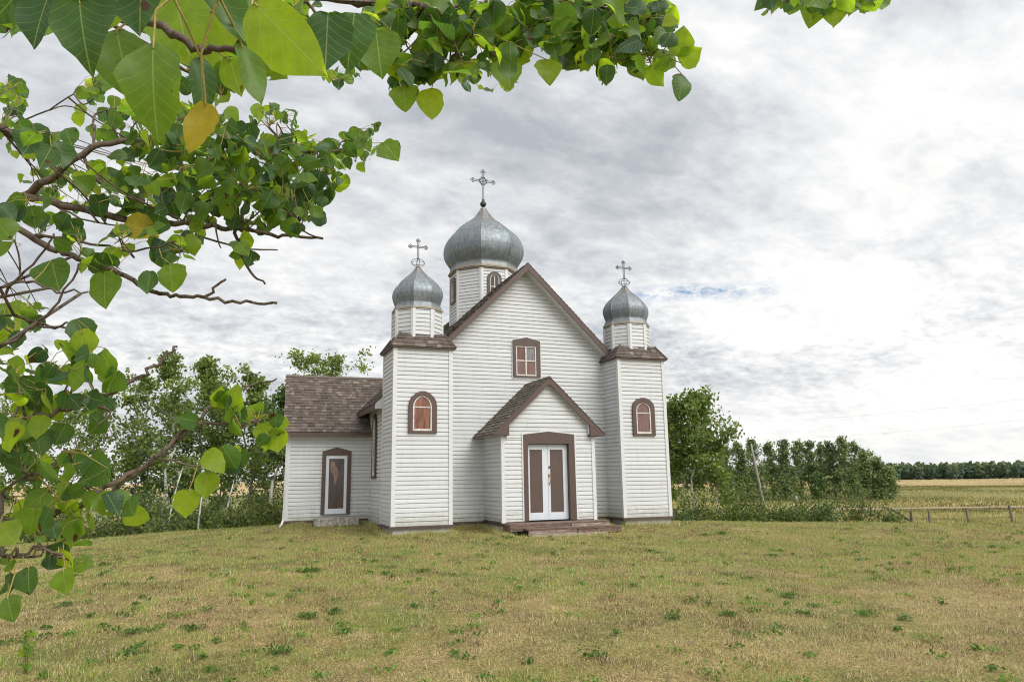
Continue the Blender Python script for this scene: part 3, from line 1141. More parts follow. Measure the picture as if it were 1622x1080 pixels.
pale_outline = [(-5.17, 1.70), (-5.08, 1.72), (-5.03, 1.58), (-4.97, 1.50), (-4.94, 1.36), (-4.99, 1.18), (-5.02, 1.02), (-5.06, 1.05), (-5.07, 1.25), (-5.12, 1.40), (-5.17, 1.42)]  # flat lighter patch for the shape visible through the dark screen
mb.add([fa(u, z, 0.049) for u, z in pale_outline], [tuple(range(len(pale_outline)))])
q = mb.build('pale_patch', simple('pale_screen', (0.235, 0.155, 0.12), 0.6, 0.35, 7), wing)
mb = MB()
mb.box(-AX - 0.02, -XN - 0.03, AY - 0.02, AY + 0.1, -0.14, 0.018)
mb.prism([fe(0, 0.018, 0.02), fe(-we, 0.018, 0.02), fe(-we, 0.018, -0.1), fe(-0.1, 0.018, -0.1)], (0, 0, -0.158))
mb.build('sill_board', M_BRN2, wing)
mb = MB()
mb.prism([(-AX + 0.03, AY + 0.02, -0.8), (-XN, AY + 0.02, -0.8), (-XN, AYB - 0.02, -0.8), (-AXB + 0.03, AYB - 0.02, -0.8)], (0, 0, 0.659))
mb.build('foundation', M_FOUND, wing)
mb = MB()
mb.tube([(-AX - 0.05, AY - 0.06, 0.35), (-AX - 0.06, AY - 0.07, 0.05), (-AX - 0.10, AY - 0.20, -0.06), (-AX - 0.16, AY - 0.42, -0.10)], 0.035, 6)
mb.tube([(-AX - 0.05, AY - 0.06, 0.3), (-AX - 0.045, AY - 0.05, 2.42)], 0.030, 6)
mb.build('downspout', M_WHT, wing)
# nave window between the wing and the tower
ow = arch(-2.42, -1.79, 1.20, 2.72, 3.12, pt=0.3)
iw = arch(-2.32, -1.89, 1.28, 2.66, 2.98, pt=0.3)
arched_window(left, church, ow, iw, [(-2.115, -2.095, 1.3, 2.9), (-2.28, -2.116, 1.8, 1.825), (-2.094, -1.93, 1.8, 1.825), (-2.28, -2.116, 2.35, 2.375), (-2.094, -1.93, 2.35, 2.375)], M_PGREY)

# --- steps
rs = random.Random(5)
steps = empty('wooden_steps', (0.3, -2.0, -0.2), 'worn reddish brown wooden steps in front of the double porch door', 'steps')


def plank(mb, x0, x1, y0, y1, z0, z1, a):
    j = lambda: rs.uniform(-0.006, 0.006)
    p = [(x + rs.uniform(-0.015, 0.015) - 0.3, y + j() + 2.0, z + j() + 0.2) for z in (z0, z1) for y in (y0, y1) for x in (x0, x1)]
    mb.add(p, [(0, 2, 3, 1), (4, 5, 7, 6), (0, 1, 5, 4), (2, 6, 7, 3), (0, 4, 6, 2), (1, 3, 7, 5)], a)


def mk_wood(name, stops):
    m, t, b, out = mat(name)
    tcn = t.n('ShaderNodeTexCoord')
    mp = t.n('ShaderNodeMapping')
    mp.inputs['Scale'].default_value = (1.2, 9, 9)
    t.l(tcn.outputs['Object'], mp.inputs[0])
    at_ = t.n('ShaderNodeAttribute', attribute_name='rnd')
    nz = t.noise(mp.outputs[0], 4.0, 6, 0.75)
    v = t.math('ADD', t.math('MULTIPLY', nz, 0.8), t.math('MULTIPLY', at_.outputs['Fac'], 0.25))
    t.l(t.ramp(v, stops), b.inputs['Base Color'])
    b.inputs['Roughness'].default_value = 0.85
    return m


M_STEP = mk_wood('peeling_step_paint', [(0.28, (0.065, 0.038, 0.031)), (0.46, (0.135, 0.085, 0.068)), (0.58, (0.25, 0.19, 0.155)), (0.70, (0.42, 0.37, 0.32))])
mb = MB()
for i in range(4):
    plank(mb, -1.36, 1.50, -1.60 - i * 0.118 - 0.112, -1.60 - i * 0.118, -0.015, 0.022, rs.random())
mb.build('platform', M_STEP, steps)
mb = MB()
plank(mb, -1.34, 0.35, -2.07, -2.035, -0.16, -0.02, 0.2)
plank(mb, 0.36, 1.49, -2.07, -2.035, -0.16, -0.02, 0.75)
plank(mb, -1.36, -1.325, -2.03, -1.60, -0.24, -0.02, 0.1)
mb.build('riser', M_STEP, steps)
mb = MB()
for i in range(2):
    plank(mb, -0.98, 1.70, -2.085 - i * 0.14 - 0.132, -2.085 - i * 0.14, -0.135, -0.095, rs.random())
mb.build('tread', M_STEP, steps)
mb = MB()
plank(mb, -0.95, 0.40, -2.35, -2.315, -0.25, -0.138, 0.6)
plank(mb, 0.42, 1.66, -2.35, -2.315, -0.25, -0.138, 0.1)
mb.build('riser', M_STEP, steps)
mb = MB()
plank(mb, -0.90, 1.20, -2.50, -2.36, -0.30, -0.235, 1.0)
mb.build('ground_board', M_STEP, steps)

slab = empty('doorstep', (-5.0, 2.75, -0.2), 'rough crumbling concrete doorstep below the side door of the white church', 'doorstep')
mb = MB()
nx, ny = 14, 5
vs = []
rs = random.Random(8)
for k, zz in enumerate((0.0, 0.29)):
    for j in range(ny + 1):
        for i in range(nx + 1):
            ed = 0.02 if 0 < i < nx and 0 < j < ny else 0.035
            vs.append((-0.63 + 1.27 * i / nx + rs.uniform(-ed, ed), -0.32 + 0.58 * j / ny + rs.uniform(-ed, ed), zz + (rs.uniform(-0.025, 0.012) if k else 0)))
fs = []
W_ = nx + 1
T = W_ * (ny + 1)
for j in range(ny):
    for i in range(nx):
        q = T + j * W_ + i
        fs.append((q, q + 1, q + W_ + 1, q + W_))
for i in range(nx):
    fs.append((i, i + 1, T + i + 1, T + i))
    q = ny * W_ + i
    fs.append((q + 1, q, T + q, T + q + 1))
for j in range(ny):
    q = j * W_
    fs.append((q + W_, q, T + q, T + q + W_))
    q = j * W_ + nx
    fs.append((q, q + W_, T + q + W_, T + q))
mb.add(vs, fs)
mb.build('step_block', M_CONC, slab)

# ------------------------------------------------------------------ ground
FH = np.array([FW[0], FW[1]]) / math.hypot(FW[0], FW[1])
RH = np.array([FH[1], -FH[0]])
_zd = np.array([-60, 0, 6, 12, 17, 19, 21, 23.5, 25.5, 28, 34, 55, 90, 160, 300, 420, 900])
_zz = np.array([-1.0, -.50, -.46, -.37, -.31, -.24, -.135, -.10, -.24, -.48, -1.02, -2.62, -3.15, -3.05, -2.8, -2.2, -2.0])


def ground_z(x, y):
    x, y = np.asarray(x, float), np.asarray(y, float)
    dx, dy = x - CAM[0], y - CAM[1]
    dep = dx * FH[0] + dy * FH[1]
    lat = dx * RH[0] + dy * RH[1]
    z = np.interp(dep, _zd, _zz)
    fall = np.interp(-lat, [4.5, 7, 8.5, 14, 25], [0, 0.03, 0.15, 0.50, 1.1]) + np.interp(lat, [2.2, 4.4, 5.6, 17, 30], [0, 0.16, 0.21, 0.44, 0.7])
    fall = fall * np.clip((70 - dep) / 40, 0, 1) * np.clip(dep / 14, 0, 1)
    far = np.clip((dep - 200) / 200, 0, 1) * np.clip((lat + 100) / 300, 0, 1)
    z = z - fall + far * 1.0
    return z + 0.03 * np.sin(x * 0.9 + 1.3) * np.sin(y * 0.7) * np.clip(dep / 5, 0, 1) * np.clip((60 - dep) / 30, 0.2, 1) + 0.35 * np.sin(x * 0.031 + 1) * np.sin(y * 0.023 + 2) * np.clip((dep - 60) / 60, 0, 1)


def mk_ground():
    m, t, b, out = mat('field_ground')
    g = t.n('ShaderNodeNewGeometry')
    P = g.outputs['Position']
    dx = t.vmath('SUBTRACT', P, (float(CAM[0]), float(CAM[1]), 0.0))
    dep = t.vmath('DOT_PRODUCT', dx, (float(FH[0]), float(FH[1]), 0.0))
    n1 = t.noise(P, 0.55, 6, 0.62, 0.4)
    n2 = t.noise(P, 6.0, 5, 0.7)
    n3 = t.noise(P, 40.0, 3, 0.7)
    lawn = t.ramp(n1, [(0.35, (0.30, 0.235, 0.125)), (0.5, (0.25, 0.215, 0.095)), (0.66, (0.16, 0.175, 0.06))])
    n6 = t.noise(P, 110.0, 2, 0.6)
    lawn = t.mix(0.85, lawn, t.ramp(n3, [(0.34, (0.28, 0.26, 0.22)), (0.5, (0.85, 0.82, 0.75)), (0.66, (1.55, 1.5, 1.35))]), 'MULTIPLY')
    lawn = t.mix(0.7, lawn, t.ramp(n6, [(0.35, (0.4, 0.38, 0.34)), (0.65, (1.45, 1.4, 1.3))]), 'MULTIPLY')
    lawn = t.mix(0.5, lawn, t.ramp(n2, [(0.3, (0.6, 0.58, 0.55)), (0.7, (1.25, 1.25, 1.15))]), 'MULTIPLY')
    # beyond the lawn: rough meadow, stubble and a green crop strip, in bands along the valley
    warp = t.math('ADD', dep, t.math('MULTIPLY', t.math('SUBTRACT', t.noise(P, 0.02, 4, 0.6), 0.5), 60.0))
    mp = t.n('ShaderNodeMapping')
    mp.inputs['Rotation'].default_value = (0, 0, math.atan2(FH[1], FH[0]))
    mp.inputs['Scale'].default_value = (0.05, 0.03, 0.05)
    t.l(P, mp.inputs[0])
    n4 = t.noise(mp.outputs[0], 1.6, 6, 0.65, 0.5)
    meadow = t.ramp(n4, [(0.36, (0.13, 0.145, 0.04)), (0.47, (0.26, 0.235, 0.08)), (0.56, (0.33, 0.275, 0.115)), (0.66, (0.40, 0.29, 0.15))])
    n5 = t.noise(P, 0.055, 9, 0.78)
    meadow = t.mix(0.6, meadow, t.ramp(n5, [(0.38, (0.5, 0.52, 0.45)), (0.6, (1.15, 1.15, 1.1))]), 'MULTIPLY')
    band = t.ramp(t.math('DIVIDE', warp, 420.0), [(0.26, (0.0, 0, 0)), (0.30, (0.9, 0.9, 0.9)), (0.44, (0.9, 0.9, 0.9)), (0.50, (0, 0, 0))])
    fieldc = t.mix(t.math('MULTIPLY', band, 0.65), meadow, t.ramp(n5, [(0.4, (0.085, 0.12, 0.042)), (0.58, (0.20, 0.21, 0.085))]))
    wheat = t.ramp(t.math('DIVIDE', warp, 420.0), [(0.49, (0, 0, 0)), (0.53, (1, 1, 1))])
    fieldc = t.mix(t.math('MULTIPLY', wheat, 0.85), fieldc, (0.46, 0.34, 0.19))
    far = t.math('MULTIPLY', t.math('SUBTRACT', dep, 26.0), 0.2, clamp=True)
    t.l(t.mix(far, lawn, fieldc), b.inputs['Base Color'])
    b.inputs['Roughness'].default_value = 0.95
    b.inputs['Specular IOR Level'].default_value = 0.15
    bn = t.n('ShaderNodeBump')
    bn.inputs['Strength'].default_value = 0.6
    bn.inputs['Distance'].default_value = 0.03
    t.l(n2, bn.inputs['Height'])
    t.l(bn.outputs[0], b.inputs['Normal'])
    return m


# one sheet in (depth, lateral) steps that widen towards the horizon
deps = np.concatenate([np.linspace(-60, 0, 7), np.linspace(1, 60, 119), np.geomspace(62, 3000, 60)])
lats = np.concatenate([-np.geomspace(3000, 42, 40), np.linspace(-40, 40, 161), np.geomspace(42, 3000, 40)])
DD, LL = np.meshgrid(deps, lats, indexing='ij')
XX = CAM[0] + DD * FH[0] + LL * RH[0]
YY = CAM[1] + DD * FH[1] + LL * RH[1]
ZZ = ground_z(XX, YY)
nd_, nl_ = DD.shape
idx = np.arange(nd_ * nl_).reshape(nd_, nl_)
quads = np.stack([idx[:-1, :-1], idx[:-1, 1:], idx[1:, 1:], idx[1:, :-1]], -1).reshape(-1, 4)[:, ::-1]
ground = np_mesh('ground', np.stack([XX, YY, ZZ], -1).reshape(-1, 3), quads, mat=mk_ground(), smooth=True)
tag(ground, kind='structure')


def gp(x, y, lo=2.0, hi=900.0):
    """where the sight line through (x, y) meets the ground"""
    d = ray(x, y)
    ts = np.geomspace(lo, hi, 4000)
    P = CAM + ts[:, None] * d
    below = P[:, 2] < ground_z(P[:, 0], P[:, 1])
    i = int(np.argmax(below)) if below.any() else len(ts) - 1
    return P[i]


def gd(x, depth):
    """ground point under image column x at a horizontal distance depth ahead"""
    d = ray(x, 756)
    h = d[0] * FH[0] + d[1] * FH[1]
    p = CAM + d * (depth / h)
    return np.array([p[0], p[1], float(ground_z(p[0], p[1]))])

# ------------------------------------------------------------------ vegetation
def mk_leaf(name, stops, trans=0.35, gloss=0.0, soil=None):
    m, t, b, out = mat(name)
    at_ = t.n('ShaderNodeAttribute', attribute_name='rnd')
    colr = t.ramp(at_.outputs['Fac'], stops)
    t.l(colr, b.inputs['Base Color'])
    b.inputs['Roughness'].default_value = 0.6
    b.inputs['Specular IOR Level'].default_value = 0.25
    tr = t.n('ShaderNodeBsdfTranslucent')
    t.l(t.mix(1.0, colr, (1.15, 1.2, 0.6), 'MULTIPLY'), tr.inputs['Color'])
    ms = t.n('ShaderNodeMixShader')
    ms.inputs[0].default_value = trans
    t.l(b.outputs[0], ms.inputs[1])
    t.l(tr.outputs[0], ms.inputs[2])
    t.l(ms.outputs[0], out.inputs[0])
    return m


def mk_bark(name, c0, c1, dark, scale=7.0):
    m, t, b, out = mat(name)
    tcn = t.n('ShaderNodeTexCoord')
    mp = t.n('ShaderNodeMapping')
    mp.inputs['Scale'].default_value = (1, 1, 0.6)
    t.l(tcn.outputs['Object'], mp.inputs[0])
    base = t.ramp(t.noise(mp.outputs[0], 4.0, 5, 0.6), [(0.3, c0), (0.7, c1)])
    sc = t.noise(mp.outputs[0], scale, 5, 0.7)
    base = t.mix(t.ramp(sc, [(0.52, (0, 0, 0)), (0.62, (1, 1, 1))]), base, dark)
    t.l(base, b.inputs['Base Color'])
    b.inputs['Roughness'].default_value = 0.9
    bn = t.n('ShaderNodeBump')
    bn.inputs['Strength'].default_value = 0.5
    bn.inputs['Distance'].default_value = 0.01
    t.l(sc, bn.inputs['Height'])
    t.l(bn.outputs[0], b.inputs['Normal'])
    return m


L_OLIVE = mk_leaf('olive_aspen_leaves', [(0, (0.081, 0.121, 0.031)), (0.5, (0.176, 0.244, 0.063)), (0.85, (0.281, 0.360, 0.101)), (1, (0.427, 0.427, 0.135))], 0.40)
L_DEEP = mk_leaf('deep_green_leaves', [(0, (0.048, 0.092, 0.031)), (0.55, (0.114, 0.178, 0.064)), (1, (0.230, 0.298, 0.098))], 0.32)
L_ROW = mk_leaf('grey_green_leaves', [(0, (0.076, 0.114, 0.052)), (0.55, (0.166, 0.229, 0.097)), (0.9, (0.287, 0.331, 0.127)), (1, (0.481, 0.361, 0.150))], 0.25)
L_PALE = mk_leaf('pale_willow_leaves', [(0, (0.067, 0.104, 0.031)), (0.5, (0.135, 0.183, 0.060)), (1, (0.293, 0.343, 0.171))], 0.35)
L_BUSH = mk_leaf('bush_leaves', [(0, (0.052, 0.083, 0.026)), (0.5, (0.126, 0.180, 0.049)), (0.85, (0.241, 0.286, 0.076)), (1, (0.481, 0.373, 0.088))], 0.35)
L_GOLD = mk_leaf('yellow_flower_heads', [(0, (0.20, 0.15, 0.02)), (1, (0.40, 0.28, 0.03))], 0.3)
L_WEED = mk_leaf('weed_leaves', [(0, (0.044, 0.090, 0.023)), (0.5, (0.090, 0.173, 0.037)), (1, (0.196, 0.316, 0.067))], 0.35)
B_PALE = mk_bark('pale_aspen_bark', (0.42, 0.41, 0.36), (0.60, 0.58, 0.52), (0.05, 0.045, 0.04))
B_GREY = mk_bark('grey_bark', (0.13, 0.115, 0.095), (0.24, 0.215, 0.18), (0.055, 0.045, 0.038), 11)
B_DARK = mk_bark('dark_bark', (0.06, 0.05, 0.042), (0.12, 0.10, 0.085), (0.03, 0.026, 0.022), 11)
B_DEAD = mk_bark('weathered_dead_wood', (0.22, 0.20, 0.175), (0.38, 0.35, 0.31), (0.10, 0.09, 0.08), 8)


def unit(v):
    return v / (np.linalg.norm(v, axis=-1, keepdims=True) + 1e-9)


def kites(rg, cen, size, attr, droop=0.0):
    """small leaf quads with random attitude round the given centres"""
    n = len(cen)
    a = unit(rg.normal(size=(n, 3)) + np.array([0, 0, -droop]))
    b = unit(np.cross(a, unit(rg.normal(size=(n, 3)))))
    s = size * rg.uniform(0.65, 1.25, (n, 1))
    c = np.cross(a, b)
    v = np.stack([cen - a * s * 0.55, cen + b * s * 0.42 - a * s * 0.08 + c * s * 0.08, cen + a * s * 0.6, cen - b * s * 0.42 - a * s * 0.08 + c * s * 0.08], 1).reshape(-1, 3)
    f_ = np.arange(4 * n).reshape(n, 4)
    return v, f_, attr


def limb_path(rg, p, d, L, n=4, up=0.25, wob=0.22):
    pts = [p]
    d = unit(d)
    for i in range(n):
        d = unit(d + rg.normal(size=3) * wob + np.array([0, 0, up]) / n)
        pts.append(pts[-1] + d * (L / n))
    return pts


def make_tree(name, base, H, width, lo, seed, label, cat='tree', group=None, leaf=L_OLIVE, bark=B_GREY, n_limb=16,
              leaves=3000, ls=0.145, lean=(0, 0), tr=0.09, sig=0.15, tint=0.0, parts=True, fork=0):
    rg = np.random.default_rng(seed)
    root = empty(name, tuple(base), label, cat, group)
    tm = MB()
    n = 8
    tp = [np.zeros(3)]
    for i in range(n):
        f_ = (i + 1) / n
        tp.append(np.array([lean[0] * H * f_ ** 1.3, lean[1] * H * f_ ** 1.3, H * 0.97 * f_]) + np.append(rg.normal(size=2) * 0.022 * H * min(1, f_ * 2), 0))
    tm.tube([p - np.array([0, 0, 0.25 if i == 0 else 0]) for i, p in enumerate(tp)], [max(0.008, tr * (1 - 0.92 * (i / n) ** 0.9)) * (1.35 if i == 0 else 1) for i in range(n + 1)], 7)
    tpa = np.array(tp)
    anch, wts = [], []

    def on(f_):
        x = f_ * n
        i = min(int(x), n - 1)
        return tpa[i] + (tpa[i + 1] - tpa[i]) * (x - i)
    for k in range(n_limb):
        f_ = lo + (0.96 - lo) * ((k + rg.uniform(0, 0.9)) / n_limb)
        az = k * 2.4 + rg.uniform(-0.6, 0.6)
        rel = (f_ - lo) / (1 - lo)
        prof = (0.55 + 0.9 * rel - 1.25 * rel ** 2 + 0.1) * rg.uniform(0.55, 1.25)
        L = max(0.3, width * prof)
        el = rg.uniform(0.15, 0.9) + 0.5 * rel
        # limbs do not outgrow the leader
        L = min(L, max(0.22, (1.0 - f_) * H * rg.uniform(0.85, 1.15) / (math.sin(el) + 0.22)))
        d = np.array([math.cos(az) * math.cos(el), math.sin(az) * math.cos(el), math.sin(el)])
        pts = limb_path(rg, on(f_), d, L, 5, 0.5)
        r0 = max(0.010, tr * 0.42 * (1 - 0.7 * f_))
        tm.tube(pts, [r0 * (1 - 0.8 * i / 5) for i in range(6)], 5)
        pa = np.array(pts)
        for i in range(2, 6):
            anch.append(pa[i])
            wts.append(1.0)
            anch.append((pa[i] + pa[i - 1]) / 2)
            wts.append(0.7)
        for q in range(4):
            i = rg.integers(1, 6)
            d2 = unit(rg.normal(size=3) * 0.8 + d + np.array([0, 0, 0.15]))
            p2 = limb_path(rg, pa[i], d2, L * rg.uniform(0.25, 0.5), 3, 0.1)
            tm.tube(p2, [r0 * 0.4, r0 * 0.3, r0 * 0.2, r0 * 0.1], 4)
            for e in p2[1:]:
                anch.append(e)
                wts.append(1.0)
    anch.append(tpa[-1])
    wts.append(1.5)
    anch, wts = np.array(anch), np.array(wts) * rg.uniform(0.0, 1.0, len(wts)) ** 2.2
    tm.build('trunk', bark, root, smooth=True, fix=False)
    ix = rg.choice(len(anch), leaves, p=wts / wts.sum())
    cen = anch[ix] + rg.normal(size=(leaves, 3)) * sig * np.array([1, 1, 0.8])
    cl = rg.uniform(-0.22, 0.22, len(anch))
    at_ = np.clip(0.45 + tint + cl[ix] + rg.normal(size=leaves) * 0.16, 0, 1)
    at_[rg.random(leaves) < 0.012] = 1.0
    v, f_, a_ = kites(rg, cen, ls, at_, 0.3)
    np_mesh('crown', v, f_, {'rnd': a_}, leaf, root)
    return root


def make_bush(name, base, w_, h, seed, label, leaf=L_BUSH, group=None, leaves=1300, ls=0.10, cat='bush', tips=0, gold=0.0):
    rg = np.random.default_rng(seed)
    root = empty(name, tuple(base), label, cat, group)
    tm = MB()
    anch = []
    ns = 12
    for k in range(ns):
        az = rg.uniform(0, 6.28)
        el = rg.uniform(0.65, 1.45)
        d = np.array([math.cos(az) * math.cos(el), math.sin(az) * math.cos(el), math.sin(el)])
        p0 = np.array([rg.normal() * w_ * 0.25, rg.normal() * w_ * 0.25, -0.1])
        L = h * rg.uniform(0.55, 1.1)
        pts = limb_path(rg, p0, d, L, 4, 0.3, 0.16)
        tm.tube(pts, [0.014, 0.011, 0.008, 0.006, 0.003], 4)
        for i in range(1, 5):
            anch.append(pts[i])
            for q in range(2):
                e = pts[i] + rg.normal(size=3) * w_ * 0.22
                tm.tube([pts[i], e], [0.005, 0.003], 3)
                anch.append(e)
    anch = np.array(anch)
    tm.build('stem', B_DARK, root, fix=False)
    ix = rg.integers(0, len(anch), leaves)
    cen = anch[ix] + rg.normal(size=(leaves, 3)) * np.array([0.16, 0.16, 0.13]) * (0.6 + 0.3 * w_)
    cen[:, 2] = np.abs(cen[:, 2])
    cl = rg.uniform(-0.22, 0.22, len(anch))
    at_ = np.clip(0.45 + cl[ix] + rg.normal(size=leaves) * 0.16 + (cen[:, 2] / h - 0.5) * 0.2 * (tips > 0), 0, 1)
    if tips:
        at_[cen[:, 2] > h * 0.85] = 1.0
    v, f_, a_ = kites(rg, cen, ls, at_, 0.1)
    np_mesh('foliage', v, f_, {'rnd': a_}, leaf, root)
    if gold:
        m = int(leaves * gold)
        ix = rg.integers(0, len(anch), m)
        cen = anch[ix] + rg.normal(size=(m, 3)) * 0.12 + np.array([0, 0, 0.12])
        v, f_, a_ = kites(rg, cen, ls * 0.8, rg.random(m))
        tag(np_mesh('flower_head', v, f_, {'rnd': a_}, L_GOLD, root), kind='stuff')
    return root


def tree_at(x, ytop, depth, wpx, **k):
    b = gd(x, depth)
    kk = depth / FPX
    d = ray(x, 756)
    # the picture row of its foot tells its height
    q = b - CAM
    yb = 540 - FPX * (q @ UP) / (q @ FW)
    H = (yb - ytop) * (q @ FW) / FPX
    nm = k.pop('name', 'aspen_tree')
    big = (1.28 if x < 700 else 1.0) if nm == 'aspen_tree' else 1.0
    k['leaves'] = int(k.get('leaves', 3000) * ((1.25 if x < 700 else 0.85) if nm == 'aspen_tree' else 1.0))
    return make_tree(nm, b, H, wpx * kk * big, **k)


# --- the wood west of the church
WG = 'aspens in the wood left of the church'
tree_at(262, 552, 31, 62, lo=0.30, seed=101, label='slender tallest aspen in the wood at left, open crown and pale trunk', group=WG, bark=B_PALE, n_limb=17, leaves=2300, lean=(0.0, 0.02), tr=0.085, ls=0.14)
tree_at(318, 557, 34, 84, lo=0.22, seed=102, label='broad dense aspen right of the tallest slender one in the left wood', group=WG, n_limb=22, leaves=5200, tr=0.10, ls=0.145, sig=0.16)
tree_at(395, 588, 33, 78, lo=0.24, seed=103, label='leafy aspen nearest the side wing, with a dark upper crown', group=WG, n_limb=20, leaves=4600, tr=0.09, tint=-0.10, leaf=L_OLIVE)
tree_at(430, 612, 29, 50, lo=0.42, seed=104, label='leaning white trunked aspen beside the corner of the side wing', group=WG, bark=B_PALE, n_limb=12, leaves=2000, lean=(0.05, 0.01), tr=0.085, leaf=L_DEEP)
tree_at(497, 553, 38, 84, lo=0.22, seed=105, label='bright green treetop showing above the shingled roof of the side wing', group=WG, n_limb=20, leaves=4300, tint=0.12, ls=0.15, sig=0.17)
tree_at(212, 590, 33, 62, lo=0.26, seed=106, label='thin sparse aspen just left of the tallest one in the wood', group=WG, bark=B_GREY, n_limb=14, leaves=1700, tr=0.06)
tree_at(160, 622, 31, 56, lo=0.38, seed=107, label='half bare aspen with crooked grey limbs behind the hanging branches', group=WG, bark=B_DEAD, n_limb=13, leaves=1100, tr=0.07)
tree_at(112, 618, 35, 66, lo=0.25, seed=108, label='open aspen behind the lower hanging branches at far left', group=WG, n_limb=14, leaves=1900, tr=0.07)
tree_at(55, 640, 33, 60, lo=0.25, seed=109, label='aspen second from the left edge of the photo, partly hidden by near leaves', group=WG, n_limb=14, leaves=1900, tr=0.07)
tree_at(5, 610, 36, 70, lo=0.25, seed=110, label='aspen at the extreme left edge behind the near leaves', group=WG, n_limb=16, leaves=2300, tr=0.08)
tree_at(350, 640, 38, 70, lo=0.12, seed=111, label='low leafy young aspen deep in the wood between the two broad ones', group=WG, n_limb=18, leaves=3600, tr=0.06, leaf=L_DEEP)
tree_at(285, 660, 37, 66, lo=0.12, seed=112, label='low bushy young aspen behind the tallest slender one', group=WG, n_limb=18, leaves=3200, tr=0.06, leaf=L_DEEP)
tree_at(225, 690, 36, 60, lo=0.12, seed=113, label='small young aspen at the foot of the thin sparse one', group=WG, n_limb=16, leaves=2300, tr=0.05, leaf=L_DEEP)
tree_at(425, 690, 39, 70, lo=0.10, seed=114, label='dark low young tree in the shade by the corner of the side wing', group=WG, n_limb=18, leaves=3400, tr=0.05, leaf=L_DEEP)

BG = 'bushes along the foot of the left wood'
rl = random.Random(77)
bl = ['leftmost dark bush at the edge of the lawn', 'rough bush left of the leaning birch stem', 'bush below the lower hanging leaves', 'rounded bush in the middle of the wood edge',
      'dense bush under the tallest slender aspen', 'low bush right of the tallest slender aspen', 'bush below the broad dense aspen', 'tangled bush left of the goldenrod', 'bush nearest the corner of the side wing']
for i, x in enumerate((70, 130, 185, 232, 275, 318, 355, 392, 428)):
    b = gd(x, 27.2 + rl.uniform(0, 1.5) + (428 - x) * 0.004)
    make_bush('bush', b, rl.uniform(0.75, 1.35), rl.uniform(0.75, 1.95), 200 + i, bl[i], group=BG, leaves=1600, ls=0.085, gold=0.0 if i < 7 else 0.08)
for i, x in enumerate((100, 190, 280, 340, 400, 445)):
    b = gd(x, 29.8 + rl.uniform(0, 1.5))
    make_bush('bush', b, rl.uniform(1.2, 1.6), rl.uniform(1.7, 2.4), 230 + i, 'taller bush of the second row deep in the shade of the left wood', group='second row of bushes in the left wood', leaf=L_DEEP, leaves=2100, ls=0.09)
for i, (x, dp) in enumerate(((440, 28.4), (452, 30.5), (405, 31.0))):
    make_bush('goldenrod', gd(x, dp), 0.9, 1.45, 260 + i, ('yellow goldenrod clump beside the corner of the side wing', 'goldenrod half hidden behind the side wing', 'goldenrod patch left of the leaning white trunk')[i], group='goldenrod by the wing', leaves=800, ls=0.07, cat='goldenrod', gold=0.9)
for i, (x, y1, dx) in enumerate(((268, 735, 18), (318, 775, 4), (357, 760, 14))):
    b = gd(x, 28.3)
    rg = np.random.default_rng(400 + i)
    st = MB()
    h = (845 - y1) * 28 / FPX
    pts = [np.array([0, 0, -0.2]), np.array([dx * 0.3 * 28 / FPX, 0, h * 0.35]), np.array([dx * 0.6 * 28 / FPX, 0.05, h * 0.7]), np.array([dx * 28 / FPX, 0.1, h])]
    st.tube(pts, [0.040, 0.036, 0.030, 0.02], 7)
    for q in range(3):
        p = pts[2] + (pts[3] - pts[2]) * q / 3
        st.tube(limb_path(rg, p, rg.normal(size=3) * 0.5 + np.array([0, 0, 0.5]), 0.6, 3), [0.014, 0.01, 0.007, 0.004], 4)
    o = st.build('birch_stem', B_PALE, None, smooth=True)
    o.location = tuple(b)
    tag(o, ('leaning pale birch stem under the tallest slender aspen', 'short upright pale stem beside the large hanging leaf', 'leaning thin pale stem left of the leafy aspen by the wing')[i], 'birch stem', 'pale bare stems in the wood')

# --- trees east of the church
EG = 'trees just east of the church'
tree_at(1082, 634, 33, 66, lo=0.30, seed=301, label='leafy tree touching the right corner of the church, thin white trunk', group=EG, bark=B_PALE, n_limb=20, leaves=4200, tr=0.055, tint=-0.05, leaf=L_OLIVE, sig=0.19)
tree_at(1096, 622, 32, 84, lo=0.36, seed=302, label='tall tree right of the church with a bent white trunk and jutting crown', group=EG, bark=B_PALE, n_limb=24, leaves=5600, lean=(0.075, -0.02), tr=0.075, tint=-0.02, leaf=L_OLIVE, sig=0.20)
tree_at(1135, 700, 32, 44, lo=0.30, seed=303, label='slim young tree between the tall tree and the leaning dead trunk', group=EG, bark=B_PALE, n_limb=15, leaves=1900, tr=0.045, tint=0.06, sig=0.15)
tree_at(1060, 660, 36, 60, lo=0.2, seed=304, label='tree half hidden behind the right corner of the church', group=EG, n_limb=16, leaves=2800, tr=0.06, leaf=L_OLIVE)
